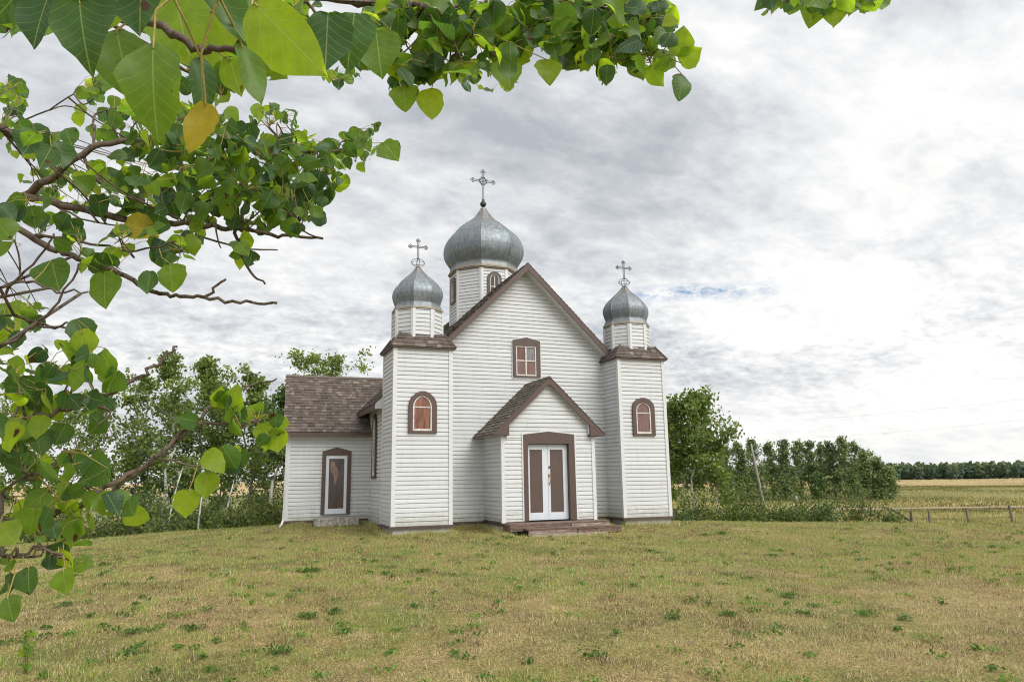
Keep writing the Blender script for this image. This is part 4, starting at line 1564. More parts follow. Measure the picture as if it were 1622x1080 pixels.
for i, (x, yt, dp, w_, lf, lb) in enumerate(((1168, 752, 32, 1.25, L_BUSH, 'rounded bush left of the leaning dead trunk'), (1142, 775, 31, 0.9, L_BUSH, 'low bush below the slim young tree'),
        (1102, 785, 30, 0.8, L_BUSH, 'low bush at the foot of the tall bent tree'), (1075, 790, 29.5, 0.7, L_DEEP, 'small dark bush beside the right corner of the church'),
        (1212, 718, 35, 1.2, L_PALE, 'tall pale bush right of the leaning dead trunk'), (1222, 770, 31, 1.0, L_BUSH, 'bush in front of the tall pale one'),
        (1282, 790, 31, 0.95, L_DEEP, 'dark low bush right of the grey stump post'), (1308, 795, 31, 0.8, L_DEEP, 'rightmost dark low bush left of the pale tipped saplings'),
        (1252, 798, 30.5, 0.8, L_BUSH, 'low bush at the foot of the grey stump post'), (1190, 790, 30, 0.8, L_BUSH, 'low bush at the foot of the leaning dead trunk'),
        (1400, 812, 33, 0.6, L_BUSH, 'small bush beside the broken fence brace'))):
    b = gd(x, dp)
    q = b - CAM
    h = (540 - FPX * (q @ UP) / (q @ FW) - yt) * (q @ FW) / FPX
    make_bush('bush', b, w_, h * (1.0, 0.62, 1.15, 0.55)[i % 4], 320 + i, lb, leaf=lf, group='bushes right of the church', leaves=int(900 + 650 * w_), ls=0.09, tips=1 if lf is L_PALE else 0)
for i, (x, yt) in enumerate(((1342, 762), (1364, 750))):
    b = gd(x, 33)
    q = b - CAM
    h = (540 - FPX * (q @ UP) / (q @ FW) - yt) * (q @ FW) / FPX
    make_bush('sapling', b, 0.42, h * 1.25, 340 + i, ('left and shorter of the two pale tipped saplings near the fence', 'right and taller of the two pale tipped saplings near the fence')[i], leaf=L_PALE, group='pale tipped saplings', leaves=1500, ls=0.075, cat='sapling', tips=1)

# leaning dead trunk and stump post
dt = MB()
b = gd(1209, 34)
k = 34 / FPX
top = np.array([-15 * k * RH[0], -15 * k * RH[1], 3.9])
dt.tube([np.array([0, 0, -0.3]), top * 0.35 + np.array([0.02, 0, 0]), top * 0.7, top], [0.10, 0.09, 0.07, 0.045], 8)
dt.tube([top * 0.62, top * 0.62 + np.array([0.15, 0, 0.12])], [0.025, 0.012], 5)
o = dt.build('dead_trunk', B_DEAD, None, smooth=True)
o.location = tuple(b)
tag(o, 'tall bare leaning grey dead trunk among the trees right of the church', 'dead trunk')
sp_ = MB()
b = gd(1259, 32.5)
sp_.tube([(0, 0, -0.4), (0.01, 0, 0.5), (-0.03, 0, 1.1), (-0.045, 0, 1.42)], [0.075, 0.07, 0.072, 0.06], 8)
o = sp_.build('stump_post', B_DEAD, None, smooth=True)
o.location = tuple(b)
tag(o, 'upright broken grey post standing among low bushes before the far tree row', 'post')

# --- tree row across the meadow
RG = 'trees in the row across the meadow'
row = [(1150, 706, 90, 36), (1172, 700, 92, 36), (1196, 695, 90, 36), (1222, 700, 94, 38), (1244, 696, 90, 34), (1262, 699, 92, 38), (1284, 699, 92, 36), (1303, 704, 95, 34), (1320, 700, 92, 34),
       (1341, 692, 90, 46), (1356, 700, 96, 36), (1371, 714, 90, 36), (1389, 726, 88, 32), (1408, 741, 87, 24)]
rowl = ['leftmost tree of the far row, right behind the leafy trees by the church', 'second tree of the far row, left of the leaning dead trunk', 'far row tree directly behind the leaning dead trunk', 'far row tree right of the leaning dead trunk',
        'far row tree left of the grey stump post', 'far row tree straight above the grey stump post', 'far row tree with a wide crown right of the grey stump post', 'slightly lower tree in the middle of the far row', 'pointed tree left of the tallest one in the far row',
        'tallest and broadest tree of the far row', 'tree tucked behind the right side of the tallest one in the far row', 'third tree from the right end of the far row', 'second tree from the right end of the far row', 'small last tree at the right end of the far row']
for i, (x, yt, dp, wp) in enumerate(row):
    tree_at(x, yt, dp * 1.3, wp * 0.60, name='row_tree', lo=0.05, seed=500 + i, label=rowl[i], group=RG, leaf=L_ROW, n_limb=26, leaves=2500, ls=0.31, tr=0.15, sig=0.30, bark=B_GREY, tint=(-0.12, 0.08, 0.0, 0.14)[i % 4])
for i, (x, yt, dp, wp) in enumerate([(1185, 752, 92, 30), (1240, 755, 92, 30), (1295, 752, 92, 30), (1350, 755, 90, 30), (1388, 764, 90, 24)]):
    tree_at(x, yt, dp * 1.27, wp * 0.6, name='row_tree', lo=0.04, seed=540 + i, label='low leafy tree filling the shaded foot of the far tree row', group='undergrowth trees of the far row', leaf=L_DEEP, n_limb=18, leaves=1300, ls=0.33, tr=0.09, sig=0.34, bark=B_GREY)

# --- far forest on the skyline: a mass nobody could count
rg = np.random.default_rng(900)
cs, at_l = [], []
dirs = ray(1000, 756)
for i in range(1500):
    lat = rg.uniform(-40, 420)
    dep = rg.uniform(300, 345)
    x, y = CAM[0] + dep * FH[0] + lat * RH[0], CAM[1] + dep * FH[1] + lat * RH[1]
    z = float(ground_z(x, y))
    h = rg.uniform(5.2, 7.4) + np.clip((lat - 150) * 0.004, 0, 1)
    m = 60
    u = unit(rg.normal(size=(m, 3)))
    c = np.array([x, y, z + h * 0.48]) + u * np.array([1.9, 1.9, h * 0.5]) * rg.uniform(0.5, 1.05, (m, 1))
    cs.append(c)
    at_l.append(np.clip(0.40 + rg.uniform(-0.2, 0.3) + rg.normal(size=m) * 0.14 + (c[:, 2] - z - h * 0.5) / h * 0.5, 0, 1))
cen = np.concatenate(cs)
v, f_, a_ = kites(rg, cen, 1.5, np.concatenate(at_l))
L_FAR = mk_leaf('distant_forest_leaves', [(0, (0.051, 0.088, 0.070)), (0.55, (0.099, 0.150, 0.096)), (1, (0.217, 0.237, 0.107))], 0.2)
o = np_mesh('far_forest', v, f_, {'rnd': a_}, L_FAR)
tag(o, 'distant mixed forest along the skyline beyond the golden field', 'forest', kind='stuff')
for i, (x, yt) in enumerate(((1454, 733), (1536, 734))):
    dp = 318
    b = gd(x, dp)
    q = b - CAM
    H = (540 - FPX * (q @ UP) / (q @ FW) - yt) * (q @ FW) / FPX
    root = empty('spruce_tree', tuple(b), ('taller spruce poking above the far forest, nearest the tree row', 'smaller spruce tip above the far forest near the right edge')[i], 'spruce', 'spruces above the far forest')
    mb = MB()
    mb.tube([(0, 0, -0.5), (0, 0, H)], [0.2, 0.05], 6)
    mb.build('trunk', B_DARK, root)
    rg = np.random.default_rng(920 + i)
    m = 420
    hh = rg.uniform(0.1, 1, m)
    rad = (1 - hh) * 2.2 * rg.uniform(0.4, 1, m) + 0.15
    an = rg.uniform(0, 6.28, m)
    v, f_, a_ = kites(rg, np.stack([np.cos(an) * rad, np.sin(an) * rad, hh * H], 1), 0.8, rg.uniform(0, 0.5, m), 0.5)
    np_mesh('crown', v, f_, {'rnd': a_}, L_FAR, root)

# --- dirt track across the meadow
lat = np.linspace(8, 160, 77)
vv, ff = [], []
for i, l_ in enumerate(lat):
    for j, off in enumerate((-2.6, -0.9, 0.9, 2.6)):
        dep = 84.5 + off + 0.8 * math.sin(l_ * 0.05)
        x, y = CAM[0] + dep * FH[0] + l_ * RH[0], CAM[1] + dep * FH[1] + l_ * RH[1]
        vv.append((x, y, float(ground_z(x, y)) + 0.05))
for i in range(len(lat) - 1):
    for j in range(3):
        q = i * 4 + j
        ff.append((q, q + 4, q + 5, q + 1))
o = np_mesh('dirt_track', np.array(vv), np.array(ff), mat=simple('dry_dirt', (0.30, 0.215, 0.145), 0.95, 0.25, 0.6))
tag(o, kind='structure')

# --- broken pasture fence
M_POST = B_DARK
fence = empty('pasture_fence', tuple(gd(1500, 48)), 'old wire pasture fence with dark leaning posts and a broken corner brace', 'fence')
fb = np.array(gd(1500, 48))
tops = []
for i, (x, y0, dp, ln_) in enumerate(((1406, 805, 46, 0.0), (1436, 810, 46, 0.0), (1464, 808, 52, 0.02), (1526, 805, 48, -0.12), (1595, 801, 47, -0.14), (1660, 799, 47, 0.03))):
    b = gd(x, dp)
    q = b - CAM
    k = (q @ FW) / FPX
    h = max(0.7, (540 - FPX * (q @ UP) / (q @ FW) - y0) * k)
    b = b - fb
    mb = MB()
    tp_ = b + np.array([ln_ * RH[0], ln_ * RH[1], h])
    mb.tube([b - np.array([0, 0, 0.4]), b + (tp_ - b) * 0.5, tp_], [0.085, 0.08, 0.075], 7)
    mb.build('post', B_DARK if i < 2 else B_GREY, fence)
    tops.append((b, tp_))
for (p, e) in ((tops[0][1] * 0.94 + tops[0][0] * 0.06, np.array(gd(1386, 45)) - fb + np.array([0, 0, 0.15])), (tops[0][1] * 0.95 + tops[0][0] * 0.05, tops[1][0] + (tops[1][1] - tops[1][0]) * 0.35)):
    mb = MB()
    mb.tube([p, e], [0.06, 0.055], 6)
    mb.build('brace_rail', B_DARK, fence)
for hf in (0.45, 0.85):
    mb = MB()
    pts = [a + (c - a) * hf for a, c in tops[1:]]
    mb.tube(pts, 0.006, 4)
    mb.build('wire', M_IRON, fence)

# --- overhead wires on the far right, slung between poles outside the picture
for i, (xa, ya, xb, yb, lb) in enumerate(((1140, 668, 1700, 622, 'upper thin overhead wire sloping across the eastern sky'), (1150, 696, 1700, 655, 'lower thin overhead wire sloping across the eastern sky'))):
    A, B = at(xa, ya, 120), at(xb, yb, 70)
    mb = MB()
    pts = [A + (B - A) * s - np.array([0, 0, 1.0]) * 4 * s * (1 - s) * 0.7 for s in np.linspace(0, 1, 25)]
    mb.tube(pts, 0.005, 4)
    o = mb.build('overhead_wire', M_SILV)
    tag(o, lb, 'wire', 'overhead wires in the eastern sky')
for nm, P in (('west', at(1140, 668, 120)), ('east', at(1700, 622, 70))):
    g_ = float(ground_z(P[0], P[1]))
    pole = empty('utility_pole', (P[0], P[1], g_), 'wooden utility pole carrying the thin wires, ' + ('hidden behind the tree row' if nm == 'west' else 'past the right edge of the photo'), 'utility pole')
    mb = MB()
    mb.tube([(0, 0, -0.5), (0, 0, P[2] - g_ + 0.4)], [0.16, 0.11], 8)
    mb.build('pole', B_GREY, pole, smooth=True)
    mb = MB()
    mb.box(-1.1, 1.1, -0.06, 0.06, P[2] - g_ - 0.06, P[2] - g_ + 0.06)
    mb.build('crossarm', B_GREY, pole)

# --- lawn
def vnoise(x, y, s, seed):
    rg = np.random.default_rng(seed)
    T = rg.random((256, 256))
    x, y = x * s + 1000, y * s + 1000
    xi, yi = np.floor(x).astype(int), np.floor(y).astype(int)
    fx, fy = x - xi, y - yi
    fx, fy = fx * fx * (3 - 2 * fx), fy * fy * (3 - 2 * fy)
    g = lambda a, b: T[a % 256, b % 256]
    return (g(xi, yi) * (1 - fx) + g(xi + 1, yi) * fx) * (1 - fy) + (g(xi, yi + 1) * (1 - fx) + g(xi + 1, yi + 1) * fx) * fy


def fbm(x, y, s, seed, o=4):
    t, a, n = 0, 1.0, 0
    for i in range(o):
        t = t + a * vnoise(x, y, s * 2 ** i, seed + i)
        n += a
        a *= 0.55
    return t / n


def mk_grass(name, stops):
    m, t, b, out = mat(name)
    at_ = t.n('ShaderNodeAttribute', attribute_name='rnd')
    colr = t.ramp(at_.outputs['Fac'], stops)
    t.l(colr, b.inputs['Base Color'])
    b.inputs['Roughness'].default_value = 0.7
    b.inputs['Specular IOR Level'].default_value = 0.2
    tr = t.n('ShaderNodeBsdfTranslucent')
    t.l(colr, tr.inputs['Color'])
    ms = t.n('ShaderNodeMixShader')
    ms.inputs[0].default_value = 0.3
    t.l(b.outputs[0], ms.inputs[1])
    t.l(tr.outputs[0], ms.inputs[2])
    t.l(ms.outputs[0], out.inputs[0])
    return m


M_GRASS = mk_grass('lawn_grass', [(0.0, (0.075, 0.052, 0.028)), (0.07, (0.23, 0.16, 0.088)), (0.16, (0.70, 0.575, 0.35)), (0.42, (0.58, 0.475, 0.215)), (0.56, (0.42, 0.42, 0.115)), (0.75, (0.23, 0.34, 0.065)), (0.88, (0.11, 0.20, 0.04)), (1.0, (0.55, 0.62, 0.33))])  # darkest stop also puts shadows among the blades into the colour
M_TALL = mk_grass('meadow_grass', [(0.0, (0.12, 0.10, 0.035)), (0.3, (0.21, 0.21, 0.065)), (0.6, (0.34, 0.30, 0.11)), (1.0, (0.52, 0.45, 0.21))])


def blades(rg, x, y, h, wd, attr, lean):
    n = len(x)
    z = ground_z(x, y)
    a = rg.uniform(0, 2 * math.pi, n)
    b = a + rg.normal(size=n) * 0.5 + math.pi / 2
    P = np.stack([x, y, z - 0.006], 1)
    W_ = np.stack([np.cos(a), np.sin(a), np.zeros(n)], 1) * wd[:, None] * 0.5
    l_ = lean * rg.uniform(0.3, 1.3, n)
    D = np.stack([np.cos(b) * l_, np.sin(b) * l_, np.sqrt(np.maximum(0.05, 1 - np.minimum(l_, 0.97) ** 2))], 1)
    T = P + D * h[:, None] + np.array([0, 0, 0.006])
    v = np.stack([P - W_, P + W_, T], 1).reshape(-1, 3)
    return v, np.arange(3 * n).reshape(n, 3), attr


def scatter(rg, n, d0, d1, power, margin=1.12):
    """points over the ground ahead, denser close by"""
    u = rg.random(n)
    dep = (d0 ** power + u * (d1 ** power - d0 ** power)) ** (1 / power)
    lat = rg.uniform(-0.73 * margin, 0.73 * margin, n) * dep
    x = CAM[0] + dep * FH[0] + lat * RH[0]
    y = CAM[1] + dep * FH[1] + lat * RH[1]
    return x, y, dep, lat


def inside(x, y):
    """under the building"""
    i = (np.abs(x) < 4.05) & (y > -0.9) & (y < 9.6) & ~((np.abs(x) < 2.5) & (y < 0.0))
    i |= (np.abs(x) < 2.6) & (y > 0.0) & (y < 9.6)
    i |= (np.abs(x) < 1.3) & (y > -1.5) & (y < 0.1)
    i |= (x < -3.9) & (x > -6.38) & (y > 3.08) & (y < 6.4)
    i |= (x > -0.9) & (x < 1.6) & (y > -2.45) & (y < -1.5)
    return i


rg = np.random.default_rng(42)
x, y, dep, lat = scatter(rg, 980000, 4.6, 27.5, 0.75, 1.55)
ok = ~inside(x, y)
x, y, dep, lat = x[ok], y[ok], dep[ok], lat[ok]
patch = fbm(x, y, 0.45, 1) + 0.35 * (fbm(x, y, 1.9, 9) - 0.5)
# greener by the north-west side of the church and in a swath before the steps, straw in the foreground
px = 811 + lat / dep * FPX
gg = 0.22 * np.exp(-((px - 380) / 260) ** 2) * np.clip((dep - 13) / 5, 0, 1) + 0.19 * np.clip((dep - 11) / 4, 0, 1)
gg += 0.15 * np.exp(-((px - 1000) / 330) ** 2 - ((dep - 12.5) / 4.0) ** 2)
gg += 0.10 * np.clip((px - 1250) / 200, 0, 1) * np.clip((dep - 15) / 5, 0, 1)
gg -= 0.10 * np.clip((12 - dep) / 4, 0, 1)
val = patch + gg
fineg = fbm(x, y, 2.6, 77, 3)
green = np.clip((val + 0.35 * (fineg - 0.5) - 0.43) / 0.15, 0.06, 0.95)
thatch = fbm(x, y, 1.4, 88, 4)
isg = rg.random(len(x)) < green * 0.72
at_ = np.where(isg, rg.uniform(0.50, 0.86, len(x)) + 0.06 * (val - 0.5), np.abs(rg.normal(0.26, 0.13, len(x))) * np.clip((thatch - 0.30) * 5.0, 0.40, 1) + 0.02)
brown = np.clip((fbm(x, y, 1.9, 301, 4) - 0.50) * 7.0 + 0.45 * np.clip((12.5 - dep) / 5, 0, 1), 0, 1)  # brown dry grass, with small turf shadows put into the blade colour
bb = (rg.random(len(x)) < brown * 0.62)
at_ = np.where(bb, np.abs(rg.normal(0.045, 0.045, len(x))), at_)
pale = rg.random(len(x)) < 0.012 + 0.09 * np.exp(-((px - 1000) / 300) ** 2 - ((dep - 12.5) / 3.5) ** 2) * (patch > 0.45)
at_ = np.where(pale, rg.uniform(0.94, 1.0, len(x)), np.clip(at_, 0, 0.92))
clump = fbm(x, y, 6.0, 21, 3)
h = rg.uniform(0.018, 0.055, len(x)) * (0.15 + 2.6 * clump ** 2) * np.where(isg, 1.15, 0.9) * np.where(pale, 1.7, 1.0)
h *= 1 + 0.8 * np.exp(-np.maximum(0, 0) ) * 0
wd = (0.0030 + 0.00042 * dep) * rg.uniform(0.7, 1.4, len(x))
lean = np.where(isg, 0.62, 0.88)
keep = rg.random(len(x)) < np.clip((clump - 0.20) * 4.0, 0.35, 1)
v, f_, a_ = blades(rg, x[keep], y[keep], h[keep], wd[keep], at_[keep], lean[keep])
o = np_mesh('lawn_grass', v, f_, {'rnd': a_}, M_GRASS)
tag(o, 'short half dry mown lawn in front of the church', 'grass', kind='stuff')

# clover and plantain flecks mixed into the turf
rg = np.random.default_rng(46)
cx_, cy_, cd_, cl_ = scatter(rg, 520, 5.2, 22, 0.9)
ok = ~inside(cx_, cy_) & (fbm(cx_, cy_, 0.45, 1) > 0.42)
cx_, cy_ = cx_[ok], cy_[ok]
m = 26
rr = rg.uniform(0.03, 0.13, len(cx_))
qx = np.repeat(cx_, m) + rg.normal(size=m * len(cx_)) * np.repeat(rr, m) * 0.6
qy = np.repeat(cy_, m) + rg.normal(size=m * len(cx_)) * np.repeat(rr, m) * 0.6
cen = np.stack([qx, qy, ground_z(qx, qy) + rg.uniform(0.015, 0.05, len(qx))], 1)
v, f_, a_ = kites(rg, cen, 0.032, np.clip(np.repeat(rg.uniform(0.3, 0.95, len(cx_)), m) + rg.normal(size=len(qx)) * 0.1, 0, 1))
o = np_mesh('clover', v, f_, {'rnd': a_}, L_WEED)
tag(o, 'small clover and plantain leaves mixed into the dry lawn', 'ground cover', kind='stuff')

# unmown tufts against the walls
rg = np.random.default_rng(43)
xs, ys = [], []
for (xa, ya, xb, yb, n) in ((-4.1, -1.12, -2.5, -1.12, 2600), (-4.2, -1.1, -4.2, 0.4, 1500), (-4.1, 0.5, -4.1, 3.0, 1500), (-6.4, 2.95, -4.05, 2.95, 2600), (-2.5, -0.08, -1.38, -0.08, 1600),
                            (-1.42, -1.55, -1.42, -0.1, 1500), (1.75, -0.7, 2.5, -0.08, 900), (2.5, -1.12, 4.2, -1.12, 1000), (1.4, -0.1, 2.5, -0.1, 1200), (-1.2, -2.62, 1.7, -2.70, 500), (4.2, -1.1, 4.2, 1.5, 1500), (-1.5, -1.7, -1.4, -2.2, 700)):
    s = rg.random(n)
    xs.append(xa + (xb - xa) * s + rg.normal(size=n) * 0.07)
    ys.append(ya + (yb - ya) * s + rg.normal(size=n) * 0.07)
x, y = np.concatenate(xs), np.concatenate(ys)
n = len(x)
at_ = np.where(rg.random(n) < 0.45, rg.uniform(0.5, 0.88, n), rg.uniform(0.12, 0.45, n))
v, f_, a_ = blades(rg, x, y, rg.uniform(0.05, 0.19, n) * (0.4 + fbm(x, y, 2.5, 5, 2)), np.full(n, 0.009), at_, np.full(n, 0.5))
o = np_mesh('wall_grass', v, f_, {'rnd': a_}, M_GRASS)
tag(o, 'longer uncut grass growing along the foot of the church walls and steps', 'grass', kind='stuff')

# rough meadow between the lawn and the track
rg = np.random.default_rng(44)
n = 110000
dep = 26.5 + (80 - 26.5) * rg.random(n) ** 1.5
lat = rg.uniform(-0.85, 0.85, n) * dep
x, y = CAM[0] + dep * FH[0] + lat * RH[0], CAM[1] + dep * FH[1] + lat * RH[1]
ok = ~inside(x, y) & ~((dep < 29) & (lat > -6) & (lat < 7))
x, y, dep, lat = x[ok], y[ok], dep[ok], lat[ok]
nz = fbm(x, y, 0.16, 61)
nz2 = fbm(x, y, 0.9, 71)
h = rg.uniform(0.15, 0.45, len(x)) * (0.25 + 1.1 * nz) * np.clip((dep - 26) / 6, 0.25, 1)
at_ = np.clip((nz - 0.5) * 1.6 + 0.42 + (nz2 - 0.5) * 1.2 + rg.normal(size=len(x)) * 0.15, 0, 1)
v, f_, a_ = blades(rg, x, y, h, 0.018 + 0.0006 * dep, at_, np.full(len(x), 0.35))
o = np_mesh('meadow_grass', v, f_, {'rnd': a_}, M_TALL)
tag(o, 'rough uncut meadow grass around the fence beyond the lawn', 'grass', kind='stuff')

# rough growth on the far meadow and stubble
rg = np.random.default_rng(47)
n = 90000
dep = 80 + 215 * rg.random(n) ** 1.3
lat = rg.uniform(-0.3, 0.85, n) * dep
x, y = CAM[0] + dep * FH[0] + lat * RH[0], CAM[1] + dep * FH[1] + lat * RH[1]
ok = ~((dep > 81) & (dep < 88))
x, y, dep = x[ok], y[ok], dep[ok]
nz = fbm(x, y, 0.035, 161, 5)
nz2 = fbm(x, y, 0.2, 171, 3)
stub = np.clip((dep - 190) / 30, 0, 1)
at_ = np.clip((nz - 0.5) * 2.6 + 0.55 + (nz2 - 0.5) * 0.9 + rg.normal(size=len(x)) * 0.14 + 0.3 * stub, 0, 1)
h = rg.uniform(0.12, 0.45, len(x)) * (0.2 + 1.3 * nz2) * (1 - 0.5 * stub)
v, f_, a_ = blades(rg, x, y, h, 0.05 + 0.0008 * dep, at_, np.full(len(x), 0.35))
o = np_mesh('meadow_grass', v, f_, {'rnd': a_}, M_TALL)
tag(o, 'yellow green rough grass and stubble on the far meadow', 'grass', kind='stuff')

# --- weeds in the lawn
weeds = [(490, 906, 0.28, 'wide low weed patch left of the lawn centre'), (530, 972, 0.16, 'round dark weed, right one of the near pair left of centre'), (545, 1003, 0.12, 'small weed just below the near pair left of centre'),
         (485, 980, 0.13, 'rounded weed, left one of the near pair'), (210, 1003, 0.16, 'flat weed in the left foreground'), (305, 998, 0.15, 'weed right of the flat one in the left foreground'), (210, 1035, 0.15, 'nearest weed in the left foreground'),
         (1370, 976, 0.17, 'bright green bushy weed at right, largest there'), (1432, 982, 0.12, 'smaller weed right of the bright bushy one'), (1065, 980, 0.13, 'weed in the lawn below the right tower, left of a taller one'), (1155, 976, 0.14, 'grey green weed left of the bright bushy one'),
         (1248, 947, 0.15, 'dark flat weed in the middle right of the lawn'), (1224, 881, 0.20, 'dark weed far out on the right part of the lawn'), (1144, 846, 0.22, 'upright dark weed right of the church corner'), (1116, 848, 0.18, 'thin weed beside the upright dark one'),
         (884, 843, 0.16, 'leafy weed at the front of the wooden steps'), (1030, 874, 0.16, 'small weed in the lawn below the right tower'), (670, 906, 0.13, 'small weed below the left tower'), (165, 896, 0.2, 'weed at far left below the hanging leaves'),
         (440, 1035, 0.16, 'foreground weed near the bottom left of centre'), (1290, 962, 0.14, 'weed trailing right of the dark flat one'), (105, 960, 0.14, 'weed at the left edge of the lawn'), (610, 910, 0.12, 'tiny weed between the wide patch and the left tower'), (875, 878, 0.10, 'tiny weed on the lawn before the steps')]
for i, (px_, py_, r_, lb) in enumerate(weeds):
    b = gp(px_, py_)
    r_ *= 0.82
    rg = np.random.default_rng(700 + i)
    n = int(60 + 220 * r_)
    an, el = rg.uniform(0, 6.28, n), rg.uniform(0.15, 1.3, n)
    L = r_ * rg.uniform(0.25, 0.6, n)
    hs_ = (0.55, 0.9, 0.7, 1.1)[i % 4]
    D = np.stack([np.cos(an) * np.cos(el), np.sin(an) * np.cos(el), np.sin(el) * hs_], 1)
    O_ = np.stack([rg.normal(size=n) * r_ * 0.45, rg.normal(size=n) * r_ * 0.45, rg.uniform(0, 0.04, n)], 1)
    Wd = unit(np.cross(D, np.array([0, 0, 1.0]))) * (0.006 + 0.035 * r_)
    Mid = O_ + D * (L * 0.55)[:, None] + np.array([0, 0, 0.008])
    Tip = O_ + D * L[:, None] - np.array([0, 0, 0.01])
    v = np.stack([O_, Mid + Wd, Tip, Mid - Wd], 1).reshape(-1, 3)
    o = np_mesh('weed', v, np.arange(4 * n).reshape(n, 4), {'rnd': np.clip(rg.normal(0.45 if i != 7 else 0.75, 0.2, n), 0, 1)}, L_WEED)
    o.location = (b[0], b[1], float(ground_z(b[0], b[1])))
    tag(o, lb, 'weed', 'weeds in the lawn')

# ------------------------------------------------------------------ the aspen whose boughs hang over the photographer
def mk_fg_leaf():
    m, t, b, out = mat('near_aspen_leaves')
    at_ = t.n('ShaderNodeAttribute', attribute_name='rnd')
    uv = t.n('ShaderNodeUVMap')
    sp = t.n('ShaderNodeSeparateXYZ')
    t.l(uv.outputs[0], sp.inputs[0])
    x = sp.outputs[0]
    y = t.math('SUBTRACT', sp.outputs[1], 0.5)
    ay = t.math('ABSOLUTE', y)
    base = t.ramp(at_.outputs['Fac'], [(0.0, (0.026, 0.068, 0.034)), (0.3, (0.052, 0.115, 0.034)), (0.6, (0.10, 0.185, 0.030)), (0.9, (0.165, 0.255, 0.030)), (0.955, (0.18, 0.26, 0.03)), (0.97, (0.38, 0.33, 0.03)), (1.0, (0.45, 0.33, 0.03))])
    tcol = t.ramp(at_.outputs['Fac'], [(0.0, (0.07, 0.18, 0.035)), (0.3, (0.20, 0.40, 0.03)), (0.6, (0.42, 0.66, 0.025)), (0.9, (0.66, 0.86, 0.025)), (0.955, (0.60, 0.80, 0.04)), (0.97, (0.70, 0.60, 0.05)), (1.0, (0.72, 0.48, 0.04))])
    tcn = t.n('ShaderNodeTexCoord')
    nz = t.noise(tcn.outputs['Object'], 60.0, 4, 0.6)
    mot = t.ramp(nz, [(0.3, (0.78, 0.78, 0.8)), (0.7, (1.12, 1.12, 1.05))])
    base = t.mix(0.8, base, mot, 'MULTIPLY')
    tcol = t.mix(0.8, tcol, mot, 'MULTIPLY')
    # midrib and curved side veins
    mid = t.math('SUBTRACT', 1.0, t.math('DIVIDE', ay, 0.016), clamp=True)
    ph = t.math('SUBTRACT', x, t.math('ADD', t.math('MULTIPLY', ay, 0.85), t.math('MULTIPLY', t.math('MULTIPLY', ay, ay), -0.5)))
    fr = t.math('ABSOLUTE', t.math('SUBTRACT', t.math('FRACT', t.math('MULTIPLY', ph, 7.0)), 0.5))
    side = t.math('SUBTRACT', 1.0, t.math('DIVIDE', fr, 0.055), clamp=True)
    side = t.math('MULTIPLY', side, 0.55)
    vein = t.math('MAXIMUM', mid, side)
    base = t.mix(t.math('MULTIPLY', vein, 0.8), base, (0.32, 0.38, 0.12))
    tcol = t.mix(t.math('MULTIPLY', vein, 0.65), tcol, (0.62, 0.72, 0.20))
    # insect spots
    sv = t.noise(tcn.outputs['Object'], 38.0, 2, 0.4)
    spot = t.ramp(sv, [(0.695, (0, 0, 0)), (0.73, (1, 1, 1))])
    base = t.mix(spot, base, (0.085, 0.045, 0.02))
    tcol = t.mix(spot, tcol, (0.10, 0.055, 0.02))
    t.l(base, b.inputs['Base Color'])
    b.inputs['Roughness'].default_value = 0.40
    b.inputs['Specular IOR Level'].default_value = 0.35
    bn = t.n('ShaderNodeBump')
    bn.inputs['Strength'].default_value = 0.35
    bn.inputs['Distance'].default_value = 0.002
    t.l(vein, bn.inputs['Height'])
    t.l(bn.outputs[0], b.inputs['Normal'])
    tr = t.n('ShaderNodeBsdfTranslucent')
    t.l(tcol, tr.inputs['Color'])
    ms = t.n('ShaderNodeMixShader')
    t.l(t.ramp(at_.outputs['Fac'], [(0.0, (0.32, 0.32, 0.32)), (0.4, (0.48, 0.48, 0.48)), (0.8, (0.66, 0.66, 0.66))]), ms.inputs[0])
    t.l(b.outputs[0], ms.inputs[1])
    t.l(tr.outputs[0], ms.inputs[2])
    hole = t.ramp(t.noise(tcn.outputs['Object'], 34.0, 2, 0.3), [(0.752, (0, 0, 0)), (0.756, (1, 1, 1))])
    tp = t.n('ShaderNodeBsdfTransparent')
    mh = t.n('ShaderNodeMixShader')
    t.l(hole, mh.inputs[0])
    t.l(ms.outputs[0], mh.inputs[1])
    t.l(tp.outputs[0], mh.inputs[2])
    t.l(mh.outputs[0], out.inputs[0])
    return m


M_LEAF = mk_fg_leaf()
M_TWIG = mk_bark('aspen_twig_bark', (0.085, 0.06, 0.044), (0.17, 0.13, 0.092), (0.04, 0.028, 0.02), 60)
_nt = NT.__new__(NT)
_nt.t = M_TWIG.node_tree
_b = [q for q in _nt.t.nodes if q.type == 'BSDF_PRINCIPLED'][0]
_src = _b.inputs['Base Color'].links[0].from_socket
_at = _nt.n('ShaderNodeAttribute', attribute_name='rnd')
_nt.l(_nt.mix(_nt.math('GREATER_THAN', _at.outputs['Fac'], 0.9), _src, (0.34, 0.27, 0.08)), _b.inputs['Base Color'])

_t = np.array([0, .03, .09, .18, .29, .41, .53, .65, .77, .88, .95, 1.0])
_w = np.array([.02, .17, .31, .42, .480, .490, .455, .385, .275, .145, .055, .0])
_x = _t.copy()
_x[1:4] -= np.array([.045, .04, .015])
NR, NC = len(_t), 5
_yy = np.linspace(-1, 1, NC)


